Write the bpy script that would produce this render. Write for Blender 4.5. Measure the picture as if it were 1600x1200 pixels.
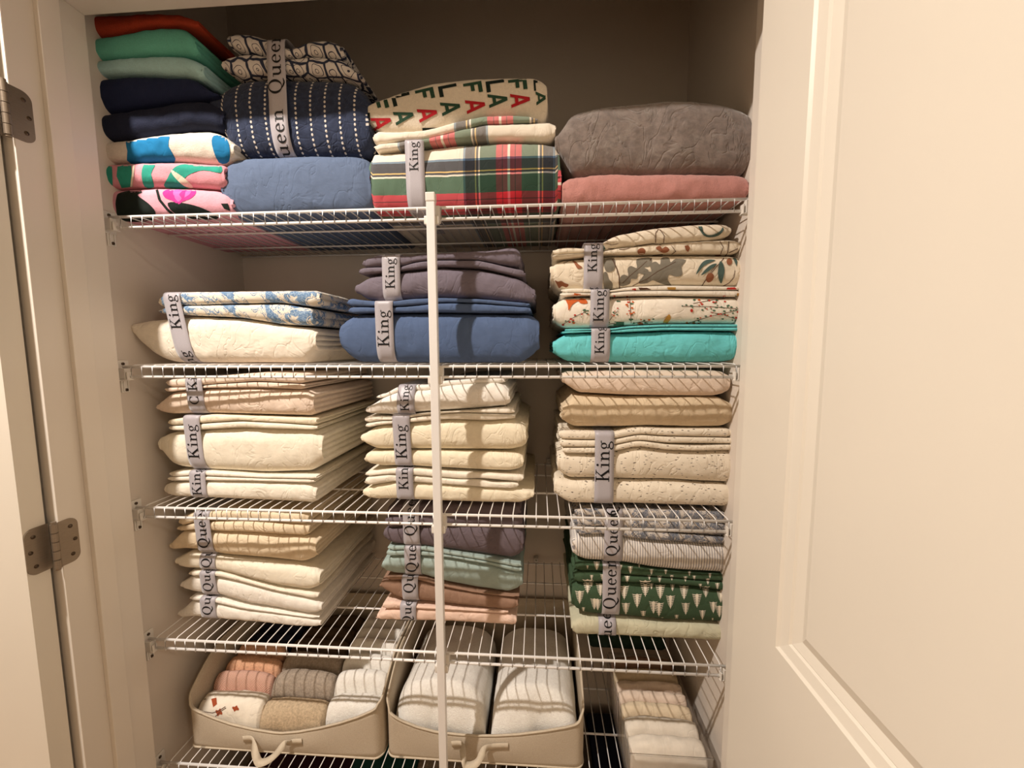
import bpy, bmesh, math, random
from mathutils import Vector, Matrix, noise
from mathutils.bvhtree import BVHTree
PI = math.pi
SC = bpy.context.scene
for o in list(bpy.data.objects): bpy.data.objects.remove(o)
C = SC.collection

# ------------------------------------------------------------------ camera
F = 624.86
YAW, PITCH, ROLL = math.radians(-3.8991), math.radians(-5.2983), math.radians(-.2691)
FLOOR = 1.36                                   # camera height above the floor
CAM = Vector((.8694, -.8465, FLOOR))
fw = Vector((math.sin(YAW)*math.cos(PITCH), math.cos(YAW)*math.cos(PITCH), math.sin(PITCH)))
r0 = Vector((math.cos(YAW), -math.sin(YAW), 0)); u0 = r0.cross(fw)
rt = math.cos(ROLL)*r0 + math.sin(ROLL)*u0; up = -math.sin(ROLL)*r0 + math.cos(ROLL)*u0
cd = bpy.data.cameras.new('camera'); cam = bpy.data.objects.new('camera', cd); C.objects.link(cam)
cam.matrix_world = Matrix((( rt.x, up.x, -fw.x, CAM.x), (rt.y, up.y, -fw.y, CAM.y), (rt.z, up.z, -fw.z, CAM.z), (0, 0, 0, 1)))
cd.sensor_fit = 'HORIZONTAL'; cd.sensor_width = 36; cd.lens = F/1600*36; cd.clip_start = .01
SC.camera = cam

def at(px, py, X=None, Y=None, Z=None):
    """point of the place seen at a photo pixel, on the plane X=, Y= or Z="""
    d = fw + (px-800)/F*rt - (py-600)/F*up
    if X is not None: t = (X-CAM.x)/d.x
    elif Y is not None: t = (Y-CAM.y)/d.y
    else: t = (Z-CAM.z)/d.z
    return CAM + d*t
def pix(p):
    d = Vector(p)-CAM; z = d.dot(fw)
    return 800+F*d.dot(rt)/z, 600-F*d.dot(up)/z

# ------------------------------------------------------------------ world, lights, exposure
w = bpy.data.worlds.new('world'); SC.world = w; w.use_nodes = True
w.node_tree.nodes['Background'].inputs[0].default_value = (1, .86, .72, 1)
w.node_tree.nodes['Background'].inputs[1].default_value = .3
SC.view_settings.view_transform = 'Standard'; SC.view_settings.look = 'None'
SC.view_settings.gamma = 1; SC.view_settings.use_curve_mapping = False
SC.view_settings.exposure = 0
CEIL = FLOOR+1.39
LAMP = Vector((-.22, -.86, CEIL-.02))
def area(name, loc, size, power, col, shape='DISK'):
    l = bpy.data.lights.new(name, 'AREA'); l.shape = shape; l.size = size; l.energy = power; l.color = col
    o = bpy.data.objects.new(name, l); C.objects.link(o); o.location = loc
    return o
area('hallway_downlight', LAMP, .06, 59, (1, .905, .815))
area('added_hall_fill', (2.6, -2.0, CEIL-.02), .3, 14, (1, .87, .72))  # added weak fill light to lift the ambient level, not an actual fixture

# ------------------------------------------------------------------ helpers
def lin(c):
    if isinstance(c, str):
        c = [int(c[i:i+2], 16)/255 for i in (0, 2, 4)]
    return tuple(x/12.92 if x <= .04045 else ((x+.055)/1.055)**2.4 for x in c[:3]) + (1,)
class N:
    def __init__(s, name):
        s.m = bpy.data.materials.new(name); s.m.use_nodes = True; s.t = s.m.node_tree
        s.b = s.t.nodes['Principled BSDF']; s.tc = None
    def nd(s, typ, **kw):
        n = s.t.nodes.new(typ)
        for k, v in kw.items(): setattr(n, k, v)
        return n
    def ln(s, a, b): s.t.links.new(a, b)
    def put(s, sock, v):
        if hasattr(v, 'is_linked'): s.ln(v, sock)
        elif isinstance(v, (tuple, list)) and len(v) == 4 and sock.type == 'VECTOR': sock.default_value = v[:3]
        else: sock.default_value = v
    def co(s, which='UV', sc=(1, 1, 1), rot=0, loc=(0, 0, 0)):
        if not s.tc: s.tc = s.nd('ShaderNodeTexCoord')
        mp = s.nd('ShaderNodeMapping'); mp.inputs['Scale'].default_value = sc
        mp.inputs['Rotation'].default_value = (0, 0, rot); mp.inputs['Location'].default_value = loc
        s.ln(s.tc.outputs[which], mp.inputs[0]); return mp.outputs[0]
    def math(s, op, a, b=0., c=0.):
        n = s.nd('ShaderNodeMath', operation=op); s.put(n.inputs[0], a); s.put(n.inputs[1], b); s.put(n.inputs[2], c)
        return n.outputs[0]
    def mix(s, f, a, b):
        n = s.nd('ShaderNodeMix', data_type='RGBA'); s.put(n.inputs['Factor'], f)
        s.put(n.inputs[6], a); s.put(n.inputs[7], b); return n.outputs[2]
    def noise(s, co, sc=10, det=3, rough=.5, dist=0):
        n = s.nd('ShaderNodeTexNoise'); s.ln(co, n.inputs['Vector'])
        n.inputs['Scale'].default_value = sc; n.inputs['Detail'].default_value = det
        n.inputs['Roughness'].default_value = rough; n.inputs['Distortion'].default_value = dist
        return n.outputs[0]
    def voro(s, co, sc=10, feat='F1', rand=1):
        n = s.nd('ShaderNodeTexVoronoi', feature=feat); s.ln(co, n.inputs['Vector'])
        n.inputs['Scale'].default_value = sc; n.inputs['Randomness'].default_value = rand
        return n.outputs['Distance']
    def ramp(s, f, stops, mode='LINEAR'):
        n = s.nd('ShaderNodeValToRGB'); n.color_ramp.interpolation = mode; s.put(n.inputs[0], f)
        e = n.color_ramp.elements
        while len(e) < len(stops): e.new(.5)
        for q, (p, c) in zip(e, stops): q.position = p; q.color = lin(c)
        return n.outputs[0]
    def step(s, f, lo, hi):
        n = s.nd('ShaderNodeMapRange', interpolation_type='SMOOTHSTEP'); s.put(n.inputs[0], f)
        n.inputs[1].default_value = lo; n.inputs[2].default_value = hi; return n.outputs[0]
    def bump(s, h, st=.3, d=.002, prev=None):
        n = s.nd('ShaderNodeBump'); n.inputs['Strength'].default_value = st; n.inputs['Distance'].default_value = d
        s.put(n.inputs['Height'], h)
        if prev is not None: s.ln(prev, n.inputs['Normal'])
        return n.outputs[0]
    def done(s, col, rough=.85, normal=None, sheen=0, metal=0, spec=.3):
        s.put(s.b.inputs['Base Color'], col); s.put(s.b.inputs['Roughness'], rough)
        s.b.inputs['Metallic'].default_value = metal; s.b.inputs['Specular IOR Level'].default_value = spec
        if sheen: s.b.inputs['Sheen Weight'].default_value = sheen
        if normal is not None: s.ln(normal, s.b.inputs['Normal'])
        return s.m
def weave(n, wr=.35, fine=True, terry=0):
    """cloth relief: soft creases, fine threads or terry loops"""
    o = n.co('Object')
    b = n.bump(n.noise(n.co('Object', (9, 5, 15)), 1.5, 4, .5, .5), wr*.62, .012)
    if not terry:
        cz = n.noise(n.co('Object', (10, 5, 7), .5), 1.3, 3, .5, 1.6)
        b = n.bump(n.step(n.math('ABSOLUTE', n.math('SUBTRACT', cz, .5)), 0, .035), wr*.55, .003, b)
    if terry: b = n.bump(n.noise(o, 420, 3, .7), terry, .004, b)
    elif fine: b = n.bump(n.noise(o, 900, 2, .6), .25, .0008, b)
    return b
def cloth(name, col, var=.035, wr=.35, rough=.88, terry=0, sheen=0, mottled=0):
    n = N(name); c = lin(col); o = n.co('Object')
    dark = tuple(x*(1-var*1.6) for x in c[:3]) + (1,); lite = tuple(min(1, x*(1+var)) for x in c[:3]) + (1,)
    f = n.noise(o, 60 if not terry else 180, 4, .65)
    k = n.mix(n.step(f, .3, .7), dark, lite)
    if mottled: k = n.mix(n.step(n.noise(o, 22, 5, .7, 1.5), .48, .68), k, lin(mottled))
    return n.done(k, rough, weave(n, wr, True, terry), sheen)

def base_of(o):
    while '_base' not in o: o = o.parent
    return Vector(o['_base'])
def obj(name, verts, faces, mats, parent=None, base=None, smooth=True, uv=None, mi=None):
    """one mesh object; verts are world points, stored relative to the parent's base"""
    b = Vector(base) if base is not None else (base_of(parent) if parent else Vector((0, 0, 0)))
    me = bpy.data.meshes.new(name)
    me.from_pydata([tuple(Vector(v)-b) for v in verts], [], faces)
    for m in (mats if isinstance(mats, (list, tuple)) else [mats]): me.materials.append(m)
    if smooth: me.polygons.foreach_set('use_smooth', [True]*len(me.polygons))
    if mi: me.polygons.foreach_set('material_index', mi)
    if uv:
        l = me.uv_layers.new(name='UVMap')
        for lp in me.loops: l.data[lp.index].uv = uv[lp.vertex_index]
    me.update()
    o = bpy.data.objects.new(name, me); C.objects.link(o)
    if parent: o.parent = parent
    else: o.location = b
    return o
def thing(name, label, cat, base=(0, 0, 0), group=None):
    o = bpy.data.objects.new(name, None); C.objects.link(o); o.location = base; o.empty_display_size = .02
    o['_base'] = tuple(base); o['label'] = label; o['category'] = cat
    if group: o['group'] = group
    return o
def tag(o, label, cat, group=None):
    o['label'] = label; o['category'] = cat
    if group: o['group'] = group
    return o
class MB:
    def __init__(s): s.v = []; s.f = []
    def add(s, v, f):
        k = len(s.v); s.v += [Vector(x) for x in v]; s.f += [[i+k for i in q] for q in f]; return s
    def box(s, a, b):
        x0, y0, z0 = a; x1, y1, z1 = b
        return s.add([(x0,y0,z0),(x1,y0,z0),(x1,y1,z0),(x0,y1,z0),(x0,y0,z1),(x1,y0,z1),(x1,y1,z1),(x0,y1,z1)],
                     [(0,3,2,1),(4,5,6,7),(0,1,5,4),(1,2,6,5),(2,3,7,6),(3,0,4,7)])
    def bbox(s, a, b, r=.002):
        """box with bevelled edges"""
        bm = bmesh.new(); m = bmesh.ops.create_cube(bm, size=1)
        for v in bm.verts: v.co = Vector([a[i]+(v.co[i]+.5)*(b[i]-a[i]) for i in range(3)])
        bmesh.ops.bevel(bm, geom=list(bm.edges), offset=r, segments=2, profile=.6, affect='EDGES')
        bm.verts.index_update(); vs = [v.co.copy() for v in bm.verts]; fs = [[v.index for v in f.verts] for f in bm.faces]
        bm.free(); return s.add(vs, fs)
    def tube(s, pts, r, n=8, cap=True):
        pts = [Vector(p) for p in pts]; rings = []
        for i, p in enumerate(pts):
            t = ((pts[min(i+1, len(pts)-1)]-p).normalized() + (p-pts[max(i-1, 0)]).normalized()).normalized()
            a = t.cross(Vector((0, 0, 1)) if abs(t.z) < .9 else Vector((0, 1, 0))).normalized(); b = t.cross(a)
            rings.append([p + r*(math.cos(2*PI*k/n)*a + math.sin(2*PI*k/n)*b) for k in range(n)])
        v = [q for g in rings for q in g]; f = []
        for i in range(len(pts)-1):
            for k in range(n): f.append((i*n+k, i*n+(k+1) % n, (i+1)*n+(k+1) % n, (i+1)*n+k))
        if cap: f += [tuple(range(n))[::-1], tuple((len(pts)-1)*n+k for k in range(n))]
        return s.add(v, f)
    def build(s, name, mats, parent=None, **kw): return obj(name, s.v, s.f, mats, parent, **kw)
def struct(name, mb, m, **kw):
    o = mb.build(name, m, smooth=kw.pop('smooth', False), **kw); o['kind'] = 'structure'; return o

# ------------------------------------------------------------------ plain materials
def paint(name, col, rough=.5, spec=.4, b=.08):
    n = N(name); o = n.co('Object')
    k = n.mix(n.step(n.noise(o, 3, 3), .3, .7), lin(col), tuple(x*.97 for x in lin(col)[:3])+(1,))
    return n.done(k, rough, n.bump(n.noise(o, 180, 3, .6), b, .001), 0, 0, spec)
M_wall = paint('wall_paint', 'dfd4c8', .85, .2, .25)
M_hall = paint('hallway_paint', 'e2dacb', .85, .2, .2)
M_door = paint('door_paint', 'ebe3d5', .38, .5, .06)
M_jamb = paint('jamb_paint', 'e9e0d4', .36, .5, .06)
M_floor = N('hallway_floor'); _o = M_floor.co('Object', (1, 8, 1))
M_floor = M_floor.done(M_floor.mix(M_floor.noise(_o, 5, 4), lin('8a6a4a'), lin('a98a66')), .45)
M_wire = paint('white_vinyl_wire', 'f4f1ee', .32, .5, .02)
M_plast = paint('white_plastic', 'ece6dd', .4, .5, .03)
_n = N('brushed_nickel'); M_nickel = _n.done(_n.mix(_n.noise(_n.co('Object', (40, 40, 300)), 3, 3), lin('8a7c6c'), lin('a09282')), .42, None, 0, .75)
_n = N('dark_screw'); M_screw = _n.done(lin('5a4c3e'), .4, None, 0, .7)
_n = N('black_ink'); M_ink = _n.done(lin('101012'), .6)

# ------------------------------------------------------------------ closet shell
XL, XR, YB = -.085, 1.295, .412
TOP = FLOOR+.68; JX0, JX1 = -.06, 1.268; JF = -.165
struct('floor', MB().box((-2, -3.2, -.05), (3.4, .6, 0)), M_floor)
struct('wall_back', MB().box((XL-.1, YB, 0), (XR+.1, YB+.1, CEIL)), M_wall)
struct('wall_left', MB().box((XL-.1, -.035, 0), (XL, YB, CEIL)), M_wall)
struct('wall_right', MB().box((XR, -.035, 0), (XR+.1, YB, CEIL)), M_wall)
m = MB(); m.box((-2, -.15, 0), (XL, -.035, CEIL)); m.box((XR, -.15, 0), (3.4, -.035, CEIL)); m.box((XL, -.15, TOP+.02), (XR, -.035, CEIL))
struct('wall_front', m, M_hall)
struct('ceiling', MB().box((-2.1, -3.3, CEIL), (3.5, .6, CEIL+.05)), M_hall)
struct('wall_hallway', MB().box((-2, -3.3, 0), (3.4, -3.2, CEIL)), M_hall)
struct('wall_hallway_left', MB().box((-2.1, -3.3, 0), (-2, -.15, CEIL)), M_hall)
struct('wall_hallway_right', MB().box((3.4, -3.3, 0), (3.5, -.15, CEIL)), M_hall)
# door frame: jamb boards with a stop moulding, one frame piece each side
SY0, SY1 = -.112, -.075
def jamb(name, x, sgn):
    m = MB()
    def b(x0, x1, y0, y1):
        m.bbox((min(x0, x1), y0, 0), (max(x0, x1), y1, TOP), .0015)
    b(x, x-sgn*.024, JF+.004, -.022); b(x, x+sgn*.010, SY0, SY1)
    return struct(name, m, M_jamb)
jamb('trim_1', JX0, 1); jamb('trim_2', JX1, -1)
m = MB(); m.bbox((JX0-.02, JF, TOP), (JX1+.02, -.022, TOP+.024), .0015); m.bbox((JX0, SY0, TOP-.010), (JX1, SY1, TOP), .0015)
struct('trim_3', m, M_jamb)
m = MB()
m.bbox((JX0-.075, -.156, 0), (JX0-.018, -.15, TOP+.07), .003); m.bbox((JX1+.005, -.163, 0), (JX1+.075, -.15, TOP+.07), .003)
m.bbox((JX0-.005, -.163, TOP+.005), (JX1+.005, -.15, TOP+.07), .003)
struct('trim_4', m, M_jamb)

# ------------------------------------------------------------------ doors (both swung open)
PROF = [(0, 0), (.0035, .0035), (.018, .0065), (.0205, .0095), (.0225, .0085), (.036, .0125), (.0385, .0115), (.054, .0045)]
def door_slab(mb, W, H, th, panels):
    """slab in local axes: u across, v up, face at w=0 looking to -w"""
    us = sorted({0, W} | {p for q in panels for p in (q[0], q[2])}); vs = sorted({0, H} | {p for q in panels for p in (q[1], q[3])})
    V = []; Fc = []
    def quad(a, b, c, d):
        k = len(V); V.extend([a, b, c, d]); Fc.append((k, k+1, k+2, k+3))
    for i in range(len(us)-1):
        for j in range(len(vs)-1):
            cu, cv = (us[i]+us[i+1])/2, (vs[j]+vs[j+1])/2
            if any(q[0] < cu < q[2] and q[1] < cv < q[3] for q in panels): continue
            quad((us[i], vs[j], 0), (us[i+1], vs[j], 0), (us[i+1], vs[j+1], 0), (us[i], vs[j+1], 0))
    for (a, b, c, d) in panels:
        for (s0, d0), (s1, d1) in zip(PROF, PROF[1:]):
            R0 = [(a+s0, b+s0, d0), (c-s0, b+s0, d0), (c-s0, d-s0, d0), (a+s0, d-s0, d0)]
            R1 = [(a+s1, b+s1, d1), (c-s1, b+s1, d1), (c-s1, d-s1, d1), (a+s1, d-s1, d1)]
            for k in range(4): quad(R0[k], R0[(k+1) % 4], R1[(k+1) % 4], R1[k])
        s, dd = PROF[-1]; quad((a+s, b+s, dd), (c-s, b+s, dd), (c-s, d-s, dd), (a+s, d-s, dd))
    quad((0, 0, th), (0, H, th), (W, H, th), (W, 0, th))
    for p, q in (((0, 0), (W, 0)), ((W, 0), (W, H)), ((W, H), (0, H)), ((0, H), (0, 0))):
        quad((p[0], p[1], 0), (p[0], p[1], th), (q[0], q[1], th), (q[0], q[1], 0))
    return V, Fc
DW, DH = .664, 2.025
XD = 1.2086; ZB = FLOOR-.441
panels = [(.12, ZB, DW-.12, DH-.12), (.12, .2, DW-.12, ZB-.2)]
V, Fc = door_slab(None, DW, DH, .035, panels)
o = obj('door_1', [(XD+w, JF-u, v+.01) for u, v, w in V], Fc, M_door, smooth=False, base=(XD, JF, 0)); o['kind'] = 'structure'
o = obj('door_2', [(JX0-.015-u, -.205+w, v+.01) for u, v, w in V], Fc, M_door, smooth=False, base=(JX0-.015, -.205, 0)); o['kind'] = 'structure'

def hinge(zc, label):
    t = thing('door_hinge', label, 'hinge', (JX0, -.17, FLOOR+zc-.045), 'hinges on the left door jamb')
    h = .0445
    def plate(axis, name):
        # rounded corner leaf, u away from the barrel
        L = .037; r = .015; pts = [(0, -h), (L-r, -h)]
        pts += [(L-r+r*math.sin(a), -h+r-r*math.cos(a)) for a in [PI/2*k/6 for k in range(1, 7)]]
        pts += [(L-r+r*math.cos(a), h-r+r*math.sin(a)) for a in [PI/2*k/6 for k in range(0, 7)]] + [(0, h)]
        V = []; n = len(pts)
        for d in (0, .0022):
            for u, v in pts:
                if axis == 'jamb': V.append((JX0+d, -.168+u, FLOOR+zc+v))
                else: V.append((JX0-.0148+d, -.168-u, FLOOR+zc+v))
        F_ = [tuple(range(n))[::-1], tuple(range(n, 2*n))] + [(k, (k+1) % n, n+(k+1) % n, n+k) for k in range(n)]
        p = obj(name, V, F_, M_nickel, t, smooth=False)
        sc = [(.024, h-.016), (.030, 0), (.024, -h+.016)]
        for u, v in sc:
            m = MB(); x0 = JX0+.0022 if axis == 'jamb' else JX0-.0126; y = -.168+u if axis == 'jamb' else -.168-u
            m.tube([(x0-.001, y, FLOOR+zc+v), (x0+.0008, y, FLOOR+zc+v)], .0036, 12)
            m.build('screw', M_screw, p)
        return p
    plate('jamb', 'hinge_leaf'); plate('door', 'hinge_leaf')
    m = MB(); x, y = JX0+.002, -.170
    for k in range(5):
        a = -h+k*2*h/5; m.tube([(x, y, FLOOR+zc+a+.0006), (x, y, FLOOR+zc+a+2*h/5-.0006)], .0055, 20)
    m.tube([(x, y, FLOOR+zc+h), (x, y, FLOOR+zc+h+.004)], .0042, 12); m.tube([(x, y, FLOOR+zc-h-.003), (x, y, FLOOR+zc-h)], .0042, 12)
    m.build('hinge_barrel', M_nickel, t, smooth=False)
hinge(-.378, 'lower nickel door hinge on the left jamb, level with the middle shelves')
hinge(.418, 'upper nickel door hinge cut by the left edge of the photo')

# ------------------------------------------------------------------ wire shelves
SZ = [FLOOR+.2901, FLOOR-.0384, FLOOR-.3678, FLOOR-.6973, FLOOR-1.0265]
SX = [.0069, 0, -.0002, -.0285, -.022]
NW = [51, 51, 51, 52, 52]
PITCHW = .0254
ROWS = ['top', 'second', 'third', 'fourth', 'bottom']
DEP = .398
for i in range(5):
    z = SZ[i]
    t = thing('wire_shelf', ['white ventilated wire shelf, topmost, carrying the throws and quilts',
        'white ventilated wire shelf at eye height under the blue and teal sheets',
        'white ventilated wire shelf third from the top under the cream king sheets',
        'white ventilated wire shelf fourth from the top under the queen sheets',
        'lowest white ventilated wire shelf under the fabric storage bins'][i], 'shelf', (XL, 0, z), 'wire shelves of the closet')
    x0 = XL+.012; x1 = XR-.012
    g = MB(); k0 = math.ceil((x0+.004-SX[i])/PITCHW)
    for k in range(k0, 60):
        x = SX[i]+k*PITCHW
        if x > x1-.002: break
        g.tube([(x, DEP, z+.0012), (x, .006, z+.0012), (x, .001, z-.0005), (x, -.0035, z-.004), (x, -.0038, z-.0275)], .00125, 6)
    g.build('wire_grid', M_wire, t)
    MB().tube([(x0, 0, z-.0028), (x1, 0, z-.0028)], .0031, 10).build('front_rail', M_wire, t)
    MB().tube([(x0, 0, z-.0255), (x1, 0, z-.0255)], .0031, 10).build('lip_rail', M_wire, t)
    for y in (.1425, .2846, .392):
        MB().tube([(x0, y, z-.0028), (x1, y, z-.0028)], .0025, 8).build('support_rod', M_wire, t)
# end brackets screwed to the side walls
for i in range(5):
    z = SZ[i]
    for side, X, sg in (('left', XL, 1), ('right', XR, -1)):
        t = thing('shelf_bracket', 'white plastic end bracket of the %s shelf on the %s closet wall' % (ROWS[i], side), 'bracket', (X, 0, z-.05), 'end brackets of the wire shelves')
        e = lambda p: X+sg*p
        def bb(a, b, r=.0015, m=None):
            m = m or MB(); m.bbox((min(e(a[0]), e(b[0])), a[1], a[2]), (max(e(a[0]), e(b[0])), b[1], b[2]), r); return m
        m = bb((0, -.014, z-.036), (.004, .020, z+.012)); bb((0, .000, z-.062), (.0035, .018, z-.034), m=m)
        bb((.0035, .003, z-.060), (.0060, .0055, z-.036), .0006, m); bb((.0035, .0125, z-.060), (.0060, .015, z-.036), .0006, m)
        m.build('mounting_plate', M_plast, t, smooth=False)
        m = bb((.004, -.008, z-.030), (.021, -.005, z-.006)); bb((.004, -.008, z-.033), (.030, .006, z-.030), m=m); bb((.020, -.0085, z-.031), (.023, .004, z-.006), .0008, m)
        bb((.026, -.0085, z-.033), (.029, .003, z-.014), .0008, m)
        m.build('rail_cradle', M_plast, t, smooth=False)
        for dy, dz in ((.006, .004), (.0093, -.056)):
            MB().tube([(e(.0035), dy, z+dz), (e(.0062), dy, z+dz)], .0033, 10).build('screw', M_screw, t)
# rear wall clips
for i, xs in ((1, (.55,)), (2, (.3, .9)), (3, (.284, .86)), (4, (.52,))):
    for x in xs:
        z = SZ[i]; m = MB(); m.bbox((x-.007, .395, z-.012), (x+.007, YB, z+.014), .002); m.tube([(x, .388, z+.006), (x, .396, z+.006)], .004, 10)
        tag(m.build('wall_clip', M_plast, None, base=(x, .4, z)), 'small white clip holding the back of the %s shelf to the rear wall, %s' % (ROWS[i], 'left one' if x < .5 else 'middle one' if x < .6 else 'right one'), 'clip', 'rear wall clips')
# centre support pole
px0 = .649
t = thing('support_pole', 'square white metal pole clipped to the shelf fronts in the middle', 'pole', (px0, -.012, 0))
MB().bbox((px0-.0088, -.0215, 0), (px0+.0088, -.0065, FLOOR+.296), .0015).build('post', M_wire, t, smooth=False)
MB().bbox((px0-.0098, -.0228, FLOOR+.294), (px0+.0098, -.0055, FLOOR+.312), .0022).build('pole_cap', M_plast, t, smooth=False)
for z in SZ:
    m = MB(); m.bbox((px0-.0155, -.0165, z-.040), (px0+.0155, -.0045, z-.022), .003); m.bbox((px0+.0085, -.010, z-.034), (px0+.016, .004, z-.001), .0015)
    m.bbox((px0-.013, -.007, z-.030), (px0+.013, .005, z-.004), .0015)
    m.build('rail_clip', M_plast, t, smooth=False)

# ------------------------------------------------------------------ folded cloth
def interp(pl, x):
    if x <= pl[0][0]: return pl[0][1]
    for (a, b), (c, d) in zip(pl, pl[1:]):
        if x <= c: return b+(d-b)*(x-a)/max(c-a, 1e-9)
    return pl[-1][1]
class Layer: pass
def layer(t, name, top, bot, yf, depth, mat, seed, plies=2, wr=.0022, nose=.55, endr=.006, box=.75, world=False, back=1.0, ridge=.006, label=None, flare=0, zmin=None, ysl=0, zmax=None):
    """one folded piece of cloth: front fold towards the viewer, plies showing at both ends"""
    if not world:
        # creases between folds lie a little behind the front of the cloth
        cr = yf+(.016 if at(800, top[0][1], Y=yf).z > FLOOR+.25 else .011)
        top = [(at(a, b, Y=yf).x, at(a, b, Y=cr).z) for a, b in top]
        if bot == 'S': bot = [(top[0][0], -9), (top[-1][0], -9)]
        else: bot = [(at(a, b, Y=yf).x, at(a, b, Y=cr).z) for a, b in bot]
    if zmin is not None: bot = [(a, max(b, zmin)) for a, b in bot]; top = [(a, max(b, zmin+.002)) for a, b in top]
    if zmax is not None: top = [(a, min(b, zmax)) for a, b in top]; bot = [(a, min(b, zmax-.004)) for a, b in bot]
    for k in (0, -1):      # close pointed ends
        a, b = top[k], bot[k]
        if abs(a[0]-b[0]) > .013:
            outer = min(a[0], b[0]) if k == 0 else max(a[0], b[0]); zc = a[1] if a[0] == outer else b[1]
            other = bot if a[0] == outer else top; oth = other[k][1]
            pt = (outer, zc+(oth-zc)*.55)
            other.insert(0, pt) if k == 0 else other.append(pt)
    x0 = min(top[0][0], bot[0][0]); x1 = max(top[-1][0], bot[-1][0])
    n = max(24, int((x1-x0)/.0055)); V = []; UV = []
    sm = (x1-x0)/n*1.3
    fz = lambda pl, x: sum(interp(pl, x+sm*k) for k in (-2, -1, 0, 1, 2))/5
    SA = [-90+180*k/16 for k in range(17)]; NB_ = 8
    L = Layer(); L.x0, L.x1, L.yf, L.depth = x0, x1, yf, depth; L.top, L.bot = top, bot
    rows = 2*NB_+len(SA)
    S = Vector((seed*7.13, seed*3.7, seed*1.9))
    def prof(x):
        zt, zb = fz(top, x), fz(bot, x)
        if zt-zb < .003: c = (zt+zb)/2; zt, zb = c+.0015, c-.0015
        d = min(x-x0, x1-x); e = 1
        if d < endr: e = .88+.12*math.sqrt(max(0, 1-(1-d/endr)**2))
        c = (zt+zb)/2; h = (zt-zb)/2*e - .0002; a = min(h*nose*2, .034)
        y0 = yf + (0 if d > endr else .003*(1-d/endr)) + wr*1.6*noise.noise(Vector((x*9, 3.3, 0))+S) + flare*max(0, .03-d) + ysl*(x-(x0+x1)/2)
        pts = []
        fade = lambda q: c+(q-c)*1.0
        for k in range(NB_): 
            q = (1-k/NB_); y = y0+a+(depth-a)*q; pts.append((y, c-h*(1-(1-back)*q)))
        for s_ in SA:
            r = math.radians(s_); cs = math.cos(r); sn = math.sin(r)
            pts.append((y0+a*(1-abs(cs)**box), c+h*math.copysign(abs(sn)**box, sn)))
        for k in range(1, NB_+1):
            q = k/NB_; y = y0+a+(depth-a)*q; pts.append((y, c+h*(1-(1-back)*q)))
        return pts
    L.prof = prof
    for i in range(n+1):
        x = x0+(x1-x0)*i/n; pts = prof(x); v = 0
        for j, (y, z) in enumerate(pts):
            if j: v += math.hypot(y-pts[j-1][0], z-pts[j-1][1])
            nz = noise.noise(Vector((x*26, y*12, z*45))+S)*.6+noise.noise(Vector((x*70+z*30, y*30, z*90))+S)*.35 + .35*noise.noise(Vector((x*130, y*60, z*40))+S)
            ang = max(0, min(1, (y-yf)/.02))
            V.append((x, y-wr*nz*(1-ang)*1.3, z+wr*.55*nz*ang*(1 if j > rows/2 else .4))); UV.append((x, v))
    Fc = [(i*rows+j, (i+1)*rows+j, (i+1)*rows+j+1, i*rows+j+1) for i in range(n) for j in range(rows-1)]
    Fc += [(i*rows+rows-1, (i+1)*rows+rows-1, (i+1)*rows, i*rows) for i in range(n)]
    # ends with their plies
    half = rows//2
    for side in (0, 1):
        i = n if side else 0; sg = 1 if side else -1; K = max(4, plies*6)
        ring = V[i*rows:(i+1)*rows]; base = len(V)
        for q in range(half+1):
            lo = ring[q]; hi = ring[rows-1-q]
            for k in range(K+1):
                f = k/K; y = lo[1]+(hi[1]-lo[1])*f; z = lo[2]+(hi[2]-lo[2])*f
                ply = min(plies-1, int(f*plies)); fr = f*plies-ply
                edge = math.sqrt(max(0, math.sin(PI*fr)))
                jit = noise.noise(Vector((y*16, ply*5.1, side*9.))+S)*.8 + noise.noise(Vector((y*60, ply*3.3, side*4.))+S)*.3
                dx = ridge*edge*(1+.9*jit) if 0 < k < K else 0
                V.append((ring[0][0]+sg*dx, y, z)); UV.append((ring[0][0]+sg*(.01+(y-yf)), lo[2]+f*(hi[2]-lo[2])))
        for q in range(half):
            for k in range(K):
                a, b, c_, d = (base+q*(K+1)+k, base+q*(K+1)+k+1, base+(q+1)*(K+1)+k+1, base+(q+1)*(K+1)+k)
                Fc.append((a, b, c_, d) if not side else (a, d, c_, b))
    o = obj(name, V, Fc, mat, t, uv=UV)
    if label: o['label'] = label
    L.base = base_of(t); L.o = o; L.bvh = BVHTree.FromPolygons([Vector(v) for v in V], Fc)
    return L

def tess(poly, gx, gy):
    """a 2-D outline cut into small cells -> verts, faces"""
    bm = bmesh.new(); vs = [bm.verts.new((a, b, 0)) for a, b in poly]
    try: bm.faces.new(vs)
    except ValueError: bm.free(); return [], []
    xs = [p[0] for p in poly]; ys = [p[1] for p in poly]
    for lo, hi, g, ax in ((min(xs), max(xs), gx, 0), (min(ys), max(ys), gy, 1)):
        k = math.floor(lo/g)+1
        while k*g < hi:
            co = (k*g, 0, 0) if ax == 0 else (0, k*g, 0)
            bmesh.ops.bisect_plane(bm, geom=list(bm.verts)+list(bm.edges)+list(bm.faces), plane_co=co, plane_no=(1, 0, 0) if ax == 0 else (0, 1, 0)); k += 1
    bmesh.ops.triangulate(bm, faces=[f for f in bm.faces if len(f.verts) > 4])
    bm.verts.index_update(); v = [(q.co.x, q.co.y) for q in bm.verts]; f = [[q.index for q in g.verts] for g in bm.faces]; bm.free()
    return v, f

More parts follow.
